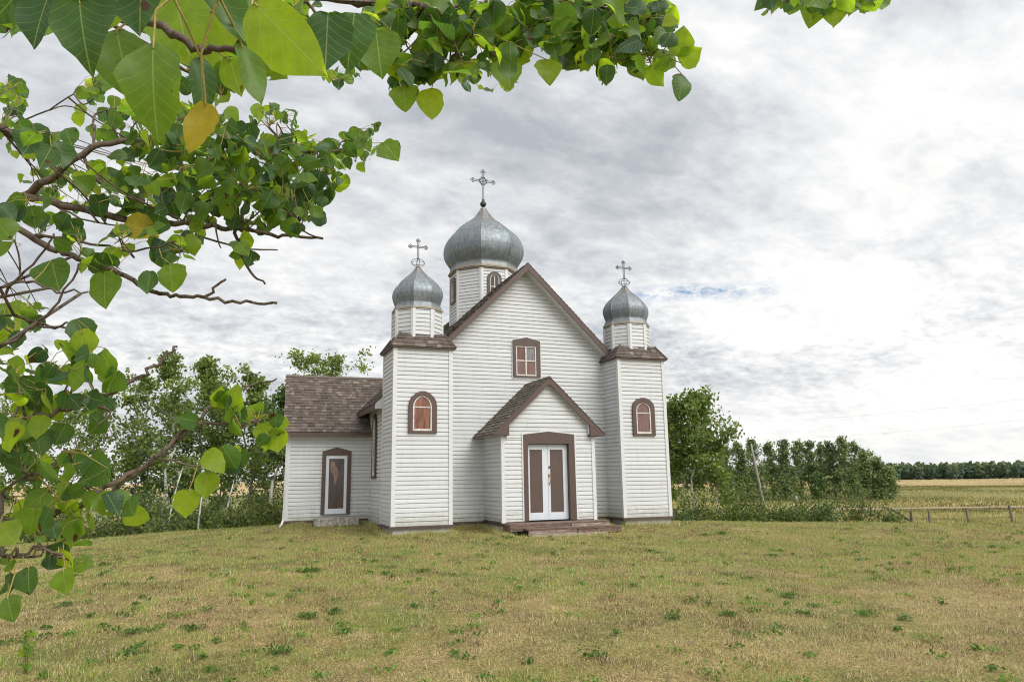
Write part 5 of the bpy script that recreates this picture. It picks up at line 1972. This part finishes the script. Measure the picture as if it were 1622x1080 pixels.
def leaf_mesh(name, B, A, Nn, L, wr, rnd, rg, parent, cup=None, bend=None):
    """B base, A axis (unit), Nn leaf normal hint, L length, wr width ratio"""
    n = len(B)
    Wd = unit(np.cross(Nn, A))
    N = np.cross(A, Wd)
    cup = rg.normal(0.10, 0.22, n) if cup is None else cup
    bend = rg.normal(-0.10, 0.16, n) if bend is None else bend
    tx = np.repeat(_x, NC)
    ty = np.outer(_w, _yy).ravel()
    edge = np.outer(np.ones(NR), np.abs(_yy)).ravel()
    wv = rg.uniform(0, 6.28, n)[:, None]
    teeth = 1 + edge[None, :] * rg.normal(0, 0.045, (n, NR * NC))
    skew = rg.normal(0, 0.28, n)[:, None] * (np.repeat(tx[None, :], n, 0) - 0.45)
    lop = 1 + rg.normal(0, 0.10, n)[:, None] * np.sign(ty)[None, :]
    yv = ty[None, :] * teeth * wr[:, None] * (1 + skew) * lop
    xv = np.repeat(tx[None, :], n, 0)
    zv = cup[:, None] * yv ** 2 * 2.2 + bend[:, None] * xv ** 2 + 0.055 * edge[None, :] * np.sin(wv + xv * 8) + rg.normal(0, 0.10, n)[:, None] * yv * xv
    V = B[:, None, :] + L[:, None, None] * (A[:, None, :] * xv[..., None] + Wd[:, None, :] * yv[..., None] + N[:, None, :] * zv[..., None])
    q = []
    for i in range(NR - 1):
        for j in range(NC - 1):
            a = i * NC + j
            q.append((a, a + 1, a + NC + 1, a + NC))
    q = np.array(q)
    F = (q[None] + (np.arange(n) * NR * NC)[:, None, None]).reshape(-1, 4)
    uvv = np.stack([xv, yv / np.maximum(wr[:, None], 1e-3) * 0.9 + 0.5], -1).reshape(-1, 2)
    return np_mesh(name, V.reshape(-1, 3), F, {'rnd': np.repeat(rnd, len(q))}, M_LEAF, parent, smooth=True, uv=uvv[F.ravel()])


tb = CAM + 1.9 * np.append(FH, 0) - 2.75 * np.append(RH, 0)
tb[2] = float(ground_z(tb[0], tb[1]))
fgt = empty('aspen_tree', tuple(tb), 'big foreground aspen with leafy boughs hanging over the lawn from left and top', 'tree')
T0 = tb.copy()
trunk_pts = [np.array([0, 0, -0.3]), np.array([0.02, 0.0, 0.6]), np.array([-0.03, 0.05, 1.6]), np.array([0.05, 0.08, 2.6]), np.array([0.02, 0.02, 3.6]), np.array([-0.10, 0.1, 4.8]), np.array([-0.05, 0.2, 6.2])]
mb = MB()
mb.tube(trunk_pts, [0.19, 0.15, 0.135, 0.12, 0.10, 0.07, 0.03], 14)
mb.build('trunk', B_PALE, fgt, smooth=True)


def trunk_at(z):
    zs = [p[2] for p in trunk_pts]
    return np.array([np.interp(z, zs, [p[0] for p in trunk_pts]), np.interp(z, zs, [p[1] for p in trunk_pts]), z])


def smooth_path(P, k=5):
    P = np.array(P, float)
    out = []
    for i in range(len(P) - 1):
        p0, p1, p2, p3 = P[max(i - 1, 0)], P[i], P[i + 1], P[min(i + 2, len(P) - 1)]
        for j in range(k):
            s = j / k
            out.append(0.5 * (2 * p1 + (p2 - p0) * s + (2 * p0 - 5 * p1 + 4 * p2 - p3) * s * s + (3 * p1 - p0 - 3 * p2 + p3) * s ** 3))
    out.append(P[-1])
    return np.array(out)


def bough(seed, z0, main, r0, r1, twigs, blobs, singles=(), tone=0.0, thin=None, small=None):
    thin = thin or {11: 1.7, 13: 1.55}.get(seed, 1.1)
    small = small or {11: 0.92, 13: 0.88}.get(seed, 0.95)
    """main: [(px, py, depth)...]; twigs: list of the same with radii; blobs: (cx, cy, rx, ry, n, depth, size)"""
    rg = np.random.default_rng(seed)
    mb = MB()
    samples = []
    first = at(*main[0]) - T0
    a = trunk_at(z0)
    pth = [a, a * 0.5 + first * 0.5 + np.array([0, 0, 0.12])] + [at(*p) - T0 for p in main]
    P = smooth_path(pth)
    P[1:-1] += rg.normal(0, 0.0025, (len(P) - 2, 3))
    m = len(P)
    mb.tube(P, list(np.linspace(max(r0 * 1.5, 0.02), r0, 11)) + list(np.linspace(r0, r1, m - 11)), 8)
    samples.append(P[11:])
    for tw, ra, rb in twigs:
        Q = smooth_path([at(*p) - T0 for p in tw], 4)
        # root the twig on the bough
        S_ = np.concatenate(samples)
        k = np.argmin(((S_ - Q[0]) ** 2).sum(1))
        if np.linalg.norm(S_[k] - Q[0]) < 0.35:
            Q = np.concatenate([[S_[k]], Q])
        Q[1:-1] += rg.normal(0, 0.002, (len(Q) - 2, 3))
        mb.tube(Q, list(np.linspace(ra, rb, len(Q))), 6)
        samples.append(Q)
    S_ = np.concatenate(samples)
    Bs, As, Ns, Ls, Ws, Rs = [], [], [], [], [], []
    pet = MB()
    cups, bends = [], []
    view = unit(-FW)
    for (cx, cy, rx, ry, n, dep, size) in blobs:
        n = max(1, int(round(n * thin)))
        size = size * small
        c = at(cx, cy, dep) - T0
        k = np.argmin(((S_ - c) ** 2).sum(1))
        root = S_[k]
        loc = []
        ntw = max(1, int(round(n / 7)))
        for q in range(ntw):
            ang = rg.uniform(0, 6.28)
            e = at(cx + 0.6 * rx * math.cos(ang), cy + 0.6 * ry * math.sin(ang), dep * (1 + rg.normal() * 0.04)) - T0
            k2 = np.argmin(((S_ - e) ** 2).sum(1))
            st = S_[k2] if rg.random() < 0.5 else root
            mdl = (st + e) / 2 + rg.normal(0, 0.010 * dep, 3)
            Q = smooth_path([st, mdl, e], 4)
            mb.tube(Q, list(np.linspace(0.0026, 0.0012, len(Q))), 5)
            loc.append(Q[3:])
        loc = np.concatenate(loc)
        for q in range(n):
            ang, rr = rg.uniform(0, 6.28), math.sqrt(rg.random())
            px_, py_ = cx + rx * rr * math.cos(ang), cy + ry * rr * math.sin(ang)
            L = size * 0.81 * float(np.clip(rg.normal(0.92, 0.22), 0.42, 1.35))
            d_ = dep * (1 + rg.normal() * 0.05)
            ctr = at(px_, py_, d_) - T0
            ax = unit(np.array([0, 0, -0.75]) + rg.normal(size=3) * 0.55 + RT * rg.normal() * 0.35)
            nn = unit(view * rg.choice([1, 1, -0.3]) * 0.75 + rg.normal(size=3) * 0.62 + np.array([0, 0, 0.25]))
            base = ctr - ax * L * 0.5
            k3 = np.argmin(((loc - base) ** 2).sum(1))
            j = loc[k3]
            far = np.linalg.norm(base - j)
            if far > 0.10:
                base = j + (base - j) * (0.05 + 0.05 * rg.random()) / far if far > 0.3 else base
            md = (j + base) / 2 + np.array([0, 0, 0.006]) + rg.normal(0, 0.004, 3)
            pet.tube([j, md, base, base + ax * L * 0.06], [0.0009, 0.0007, 0.0007, 0.0005], 4, caps=False)
            Bs.append(base)
            As.append(ax)
            Ns.append(nn)
            Ls.append(L)
            Ws.append(rg.uniform(0.82, 1.08))
            Rs.append(np.clip(rg.choice([0.14, 0.36, 0.56, 0.78], p=[0.36, 0.28, 0.22, 0.14]) + tone + rg.normal() * 0.08, 0, 0.94) if rg.random() > 0.0006 else 0.985)
            cups.append(rg.normal(0.10, 0.22))
            bends.append(rg.normal(-0.10, 0.16))
    for (bx, by, tx_, ty_, dep, wr, rnd, tilt, cup, bend) in singles:
        b_ = at(bx, by, dep) - T0
        e_ = at(tx_, ty_, dep * 0.985) - T0
        ax = unit(e_ - b_)
        k3 = np.argmin(((S_ - b_) ** 2).sum(1))
        j = S_[k3]
        if np.linalg.norm(j - b_) < 0.25:
            md = (j + b_) / 2 + rg.normal(0, 0.004, 3)
            pet.tube([j, md, b_, b_ + ax * 0.004], [0.0013, 0.0011, 0.0010, 0.0008], 5, caps=False)
        Bs.append(b_)
        As.append(ax)
        Ns.append(unit(view + tilt * RT + 0.2 * UP))
        Ls.append(np.linalg.norm(e_ - b_))
        Ws.append(wr)
        Rs.append(rnd)
        cups.append(cup * 1.8)
        bends.append(bend - 0.10)
    k_ = len(mb.v)
    mb.v += pet.v
    mb.f += [[i + k_ for i in q] for q in pet.f]
    mb.a += [1.0] * len(pet.f)
    o = mb.build('bough', M_TWIG, fgt, smooth=True, fix=False)
    if Bs:
        arr = [np.array(q) for q in (Bs, As, Ns, Ls, Ws, Rs)]
        leaf_mesh('foliage', arr[0], arr[1], arr[2], arr[3], arr[4], arr[5], rg, o, np.array(cups), np.array(bends))
    return o


# high bough along the top edge
bough(11, 3.3, [(-60, -260, 1.5), (200, -130, 1.5), (400, -45, 1.5), (535, 0, 1.5), (598, 4, 1.48), (653, 10, 1.46), (678, 17, 1.45), (711, 27, 1.44), (743, 29, 1.43)], 0.011, 0.0065,
      [([(477, 0, 1.2), (500, 20, 1.2), (525, 40, 1.2), (554, 67, 1.2)], 0.003, 0.0022),
       ([(711, 20, 1.44), (760, -10, 1.46), (820, -20, 1.48), (880, 0, 1.5), (940, 10, 1.5), (1000, 30, 1.5), (1030, 62, 1.5), (1052, 84, 1.5)], 0.004, 0.0018),
       ([(640, -30, 1.5), (760, -60, 1.5), (930, -60, 1.5), (1120, -50, 1.5), (1260, -25, 1.5), (1400, -30, 1.5)], 0.005, 0.002)],
      [(585, 62, 50, 45, 18, 1.45, .066), (650, 75, 60, 55, 32, 1.45, .066), (730, 72, 60, 50, 36, 1.45, .064), (690, 25, 110, 28, 30, 1.5, .064), (800, 62, 45, 50, 22, 1.45, .064), (850, 30, 60, 38, 18, 1.5, .064),
       (905, 55, 40, 45, 20, 1.48, .064), (950, 75, 42, 45, 26, 1.5, .066), (990, 50, 48, 48, 24, 1.5, .066), (1025, 85, 36, 45, 14, 1.5, .066), (930, 8, 120, 24, 34, 1.55, .064), (880, 70, 45, 30, 10, 1.6, .06),
       (770, 128, 50, 16, 14, 2.9, .062), (540, 122, 30, 14, 9, 2.9, .062), (640, 120, 30, 25, 6, 1.5, .066), (1045, 40, 25, 35, 8, 1.5, .06),
       (1240, -4, 28, 16, 6, 1.5, .062), (1290, 4, 16, 16, 4, 1.5, .064), (1325, 4, 18, 16, 4, 1.5, .064), (1375, -6, 26, 14, 5, 1.5, .06)],
      [(1075, 90, 1085, 40, 1.48, .95, .75, .1, .1, -.05), (1078, 100, 1112, 75, 1.48, .95, .8, .2, .1, 0), (1080, 118, 1078, 158, 1.48, .75, .3, .3, .1, 0), (640, 135, 642, 176, 1.42, .95, .6, 0, .1, 0), (684, 140, 684, 188, 1.42, .8, .88, 0, .1, 0),
       (806, 95, 808, 140, 1.42, .95, .6, 0, .1, 0), (866, 95, 872, 132, 1.4, .95, .75, .1, .1, 0), (1062, 52, 1038, 66, 1.45, .9, .5, .1, .1, 0), (1222, -18, 1224, 20, 1.5, .9, .7, .1, .1, 0), (1250, -15, 1252, 20, 1.5, .95, .55, 0, .1, 0), (1284, -12, 1286, 40, 1.5, .9, .6, .1, .1, 0),
       (1305, -14, 1300, 24, 1.5, .9, .8, .2, .1, 0), (1326, -10, 1322, 42, 1.5, .85, .72, 0, .1, 0), (1340, -12, 1346, 24, 1.5, .9, .45, 0, .1, 0), (1368, -16, 1372, 18, 1.5, .9, .66, 0, .1, 0), (1396, -16, 1398, 14, 1.5, .9, .5, 0, .1, 0)])

# near twig with the biggest leaves, right above the lens
bough(12, 2.4, [(-120, -60, 0.95), (60, -25, 0.85), (160, 5, 0.8), (259, 44, 0.75), (303, 72, 0.74), (345, 79, 0.74), (410, 85, 0.74)], 0.006, 0.003,
      [([(160, 5, .78), (230, -25, .68), (280, -10, .6), (330, -15, .6), (400, -8, .57)], 0.003, 0.0016)],
      [(330, 95, 80, 50, 16, 1.15, .066), (430, 60, 50, 50, 14, 1.15, .066), (400, 20, 80, 30, 10, 1.1, .066), (470, 45, 30, 45, 8, 1.2, .066), (60, 20, 70, 18, 7, 0.9, .066), (15, 40, 20, 16, 10, 2.0, .06), (345, 130, 35, 35, 6, 1.1, .062)],
      [(243, 70, 238, 212, .58, .68, .48, .10, .25, -.10), (404, 6, 518, 120, .55, .56, .82, -.2, .02, .02), (126, 0, 134, 110, .62, .85, .22, .1, .2, -.1), (185, 48, 205, 150, .66, .80, .42, .3, .1, 0), (80, -15, 46, 72, .66, .9, .10, 0, .3, 0),
       (228, -70, 214, 52, .64, .80, .16, -.1, .2, 0), (328, -25, 388, 66, .62, .55, .30, .5, .5, .1), (326, 165, 298, 243, .62, .60, .985, .3, .4, .1), (318, 92, 322, 188, .64, .42, .20, .7, .6, .1), (382, 70, 412, 172, .62, .40, .45, .8, .6, .15),
       (272, -35, 296, 88, .80, .85, .66, 0, .1, 0), (142, -25, 118, 52, .70, .75, .62, .2, .2, 0), (300, 22, 332, 112, .92, .85, .80, 0, .1, 0), (392, -25, 402, 54, .72, .6, .4, .5, .3, 0), (175, -20, 150, 60, .72, .8, .7, .1, .1, 0),
       (520, 22, 514, 112, 1.0, .85, .18, .1, .1, 0), (562, 22, 548, 108, 1.05, .85, .26, 0, .1, 0), (596, 48, 604, 120, 1.15, .95, .45, 0, .1, 0), (330, -10, 350, 95, .95, .85, .85, 0, .1, 0), (365, 95, 380, 150, .95, .85, .7, 0, .1, 0)])

# middle limb, thick at the left edge and dipping to a bare tip
bough(13, 2.2, [(-80, 330, 1.9), (0, 330, 1.85), (30, 313, 1.82), (60, 315, 1.8), (111, 328, 1.8), (187, 344, 1.8), (279, 354, 1.8), (350, 362, 1.82), (386, 364, 1.84), (450, 374, 1.86), (512, 378, 1.9)], 0.0135, 0.0035,
      [([(40, 309, 1.8), (92, 275, 1.78), (111, 257, 1.78), (159, 229, 1.8), (220, 224, 1.85), (287, 231, 1.9), (366, 229, 1.95), (462, 239, 2.05), (530, 239, 2.15), (575, 225, 2.2)], 0.011, 0.002),
       ([(150, 232, 1.8), (148, 195, 1.85), (155, 180, 1.9), (200, 170, 1.9)], 0.004, 0.002),
       ([(145, 278, 1.8), (180, 300, 1.8), (240, 328, 1.75), (290, 350, 1.75)], 0.004, 0.002),
       ([(90, 328, 1.8), (140, 350, 1.75), (195, 358, 1.75)], 0.003, 0.0018),
       ([(0, 207, 2.0), (60, 181, 2.0), (117, 149, 2.0)], 0.003, 0.002),
       ([(372, 364, 1.84), (382, 395, 1.84), (395, 430, 1.84), (420, 450, 1.84)], 0.005, 0.0025),
       ([(460, 376, 1.86), (475, 350, 1.86)], 0.003, 0.0016),
       ([(340, 360, 1.8), (350, 393, 1.8)], 0.003, 0.0016), ([(310, 372, 1.8), (380, 392, 1.8), (440, 396, 1.8)], 0.003, 0.0016)],
      [(160, 145, 34, 22, 9, 2.1, .060), (205, 200, 50, 38, 16, 1.85, .062), (250, 250, 65, 50, 34, 1.8, .062), (330, 238, 65, 50, 38, 1.85, .062), (395, 262, 60, 52, 36, 1.9, .062), (448, 282, 52, 52, 36, 2.0, .062), (508, 275, 38, 42, 22, 2.1, .062),
       (556, 240, 36, 30, 20, 2.2, .062), (585, 208, 16, 14, 6, 2.25, .060), (470, 235, 50, 26, 18, 2.05, .06), (175, 300, 55, 45, 18, 1.8, .062), (245, 325, 48, 34, 15, 1.8, .062), (320, 318, 40, 38, 18, 1.85, .062), (400, 325, 48, 44, 28, 1.9, .062),
       (455, 335, 34, 34, 18, 1.95, .060), (500, 325, 18, 36, 8, 2.0, .060), (385, 402, 22, 22, 6, 1.85, .060), (440, 188, 45, 20, 12, 2.1, .060), (345, 182, 48, 34, 16, 1.95, .062), (290, 190, 40, 34, 12, 1.9, .062), (350, 290, 60, 40, 22, 2.0, .062),
       (130, 300, 60, 40, 34, 3.1, .060), (70, 285, 40, 30, 16, 3.0, .060), (230, 290, 60, 50, 22, 2.8, .060), (60, 225, 55, 26, 8, 1.4, .068), (20, 150, 22, 30, 22, 2.7, .060), (25, 205, 26, 40, 16, 2.3, .060), (40, 330, 36, 22, 6, 1.5, .062), (160, 190, 40, 40, 10, 2.4, .06), (300, 380, 30, 18, 5, 1.8, .06)],
      [(608, 226, 630, 252, 2.2, 1.0, .5, 0, .1, 0), (200, 352, 247, 372, 1.7, .75, .975, .1, .1, 0)])

# lower limb: bare, knobbed, reaching out past the middle
bough(14, 1.75, [(-80, 330, 1.6), (0, 348, 1.6), (24, 360, 1.6), (80, 392, 1.6), (111, 402, 1.6), (150, 420, 1.6), (189, 432, 1.6), (239, 461, 1.62), (280, 468, 1.63), (322, 472, 1.65), (380, 478, 1.66), (439, 480, 1.68)], 0.0085, 0.0032,
      [([(322, 472, 1.65), (340, 457, 1.65), (358, 442, 1.65)], 0.004, 0.0028),
       ([(52, 372, 1.6), (100, 378, 1.6), (159, 390, 1.6), (215, 398, 1.6), (279, 382, 1.6)], 0.004, 0.0018),
       ([(0, 455, 1.4), (30, 449, 1.4), (55, 447, 1.4), (89, 461, 1.4), (140, 462, 1.4)], 0.003, 0.0018),
       ([(0, 550, 1.2), (55, 517, 1.2), (94, 478, 1.2), (125, 417, 1.2)], 0.003, 0.0018), ([(0, 472, 1.3), (30, 440, 1.3), (69, 400, 1.3), (85, 370, 1.3)], 0.003, 0.0018),
       ([(22, 500, 1.5), (55, 511, 1.5), (88, 517, 1.5), (122, 523, 1.5)], 0.0035, 0.002), ([(55, 513, 1.5), (85, 520, 1.5), (107, 510, 1.5)], 0.003, 0.002)],
      [(205, 385, 50, 34, 15, 1.6, .062), (120, 385, 36, 26, 7, 1.6, .062), (265, 400, 34, 30, 9, 1.65, .062), (40, 495, 40, 24, 18, 2.4, .060), (12, 520, 18, 40, 9, 1.6, .062), (12, 375, 18, 24, 4, 1.35, .066), (75, 345, 30, 20, 5, 1.6, .062), (155, 425, 28, 14, 4, 1.6, .062)],
      [(82, 412, 92, 462, 1.45, 1.0, .35, 0, .1, 0), (166, 432, 164, 488, 1.5, .92, .5, 0, .1, 0), (270, 418, 272, 462, 1.6, .95, .6, .1, .1, 0), (238, 430, 232, 465, 1.6, .8, .3, .2, .1, 0)])

# low bough rising across the wood, leaves crowding the left edge
bough(15, 1.5, [(-80, 690, 1.1), (0, 675, 1.1), (45, 664, 1.1), (94, 650, 1.12), (161, 625, 1.14), (222, 597, 1.16), (255, 572, 1.18), (280, 549, 1.2)], 0.0055, 0.0022, [],
      [(130, 548, 36, 28, 5, 1.15, .062), (92, 585, 56, 36, 12, 1.12, .062), (168, 600, 26, 24, 6, 1.15, .060), (48, 620, 48, 38, 13, 1.1, .062), (118, 645, 40, 24, 6, 1.12, .062), (28, 675, 36, 28, 8, 1.08, .062), (15, 580, 20, 40, 7, 1.1, .062), (70, 690, 30, 20, 5, 1.2, .06), (150, 660, 16, 24, 3, 1.15, .06)],
      [(128, 523, 132, 568, 1.13, .95, .85, 0, .1, 0), (150, 625, 155, 670, 1.14, .6, .3, .4, .2, 0)], tone=-0.02, thin=1.15, small=0.80)
bough(16, 1.2, [(-80, 880, 1.15), (0, 845, 1.18), (33, 833, 1.2), (90, 812, 1.22), (133, 795, 1.25), (167, 771, 1.27), (222, 742, 1.3), (256, 717, 1.3), (289, 683, 1.32), (317, 669, 1.33), (355, 672, 1.34), (400, 668, 1.35), (430, 665, 1.35)], 0.0072, 0.0016,
      [([(133, 800, 1.27), (170, 785, 1.28), (215, 750, 1.3), (260, 715, 1.32), (300, 678, 1.34), (340, 640, 1.4), (395, 610, 1.5), (438, 600, 1.5)], 0.0042, 0.0018),
       ([(252, 726, 1.3), (300, 733, 1.3), (340, 740, 1.3)], 0.0024, 0.0014), ([(0, 780, 1.1), (50, 750, 1.1), (100, 736, 1.1)], 0.003, 0.0018), ([(0, 880, 1.05), (33, 878, 1.05), (61, 869, 1.05), (100, 878, 1.05)], 0.003, 0.0016)],
      [(20, 735, 28, 36, 7, 1.1, .062), (72, 740, 40, 30, 7, 1.12, .062), (130, 742, 34, 24, 5, 1.15, .062), (65, 800, 48, 34, 8, 1.15, .062), (140, 792, 36, 34, 6, 1.2, .062), (188, 800, 22, 22, 4, 1.22, .060), (118, 840, 34, 24, 5, 1.15, .062), (55, 842, 30, 24, 4, 1.1, .062),
       (108, 895, 34, 22, 4, 1.1, .062), (15, 805, 20, 40, 5, 1.1, .062), (365, 635, 26, 18, 4, 1.34, .058), (388, 668, 32, 18, 8, 1.35, .058), (425, 685, 22, 22, 6, 1.35, .060), (350, 730, 26, 18, 5, 1.32, .058), (378, 728, 18, 14, 3, 1.33, .055), (10, 900, 14, 30, 4, 1.05, .062)],
      [(313, 668, 278, 660, 1.32, .85, .3, 0, .1, 0), (299, 776, 291, 820, 1.28, 1.05, .84, 0, .1, -.05), (330, 748, 322, 790, 1.3, 1.0, .7, .1, .15, 0), (345, 712, 342, 748, 1.3, 1.05, .84, 0, .1, 0), (428, 672, 418, 715, 1.34, 1.0, .86, 0, .1, 0), (436, 678, 440, 716, 1.34, 1.0, .88, 0, .1, 0),
       (370, 650, 375, 610, 1.33, .8, .72, .1, .1, 0), (345, 645, 350, 612, 1.33, .7, .8, .3, .2, 0), (435, 665, 458, 672, 1.34, .7, .8, .1, .1, 0), (45, 898, 44, 942, 1.05, 1.0, .3, 0, .1, 0), (12, 945, 18, 985, 1.02, 1.1, .45, 0, .1, 0), (100, 902, 104, 942, 1.05, 1.0, .62, 0, .1, 0),
       (140, 728, 172, 752, 1.15, 1.0, .35, 0, .1, 0), (195, 812, 235, 822, 1.22, .7, .8, 0, .1, 0), (120, 818, 112, 860, 1.15, 1.0, .5, 0, .1, 0)], tone=0.0, thin=1.2, small=0.80)

# little seedling in the grass at the bottom left corner
b = gp(40, 1068)
rg = np.random.default_rng(33)
sd = empty('seedling', (b[0], b[1], float(ground_z(b[0], b[1]))), 'small leafy tree seedling in the dry grass at the bottom left corner', 'seedling')
mb = MB()
Bs = []
for q in range(3):
    az = rg.uniform(-0.5, 0.9)
    pts = limb_path(rg, np.zeros(3), np.array([RH[0] * az, RH[1] * az, 0.8]), 0.32, 4, 0.2, 0.1)
    mb.tube(pts, [0.004, 0.0035, 0.003, 0.002, 0.001], 5)
    for p in pts[1:]:
        Bs += [p, p + rg.normal(0, 0.012, 3)]
mb.build('stem', M_TWIG, sd)
Bs = np.array(Bs)
n = len(Bs)
leaf_mesh('foliage', Bs, unit(rg.normal(size=(n, 3)) * 0.7 + np.array([0.3, 0, -0.1])), unit(rg.normal(size=(n, 3)) * 0.5 + np.array([0, 0, 1.0])), rg.uniform(0.05, 0.075, n), np.full(n, 0.8), rg.uniform(0.4, 0.9, n), rg, sd)
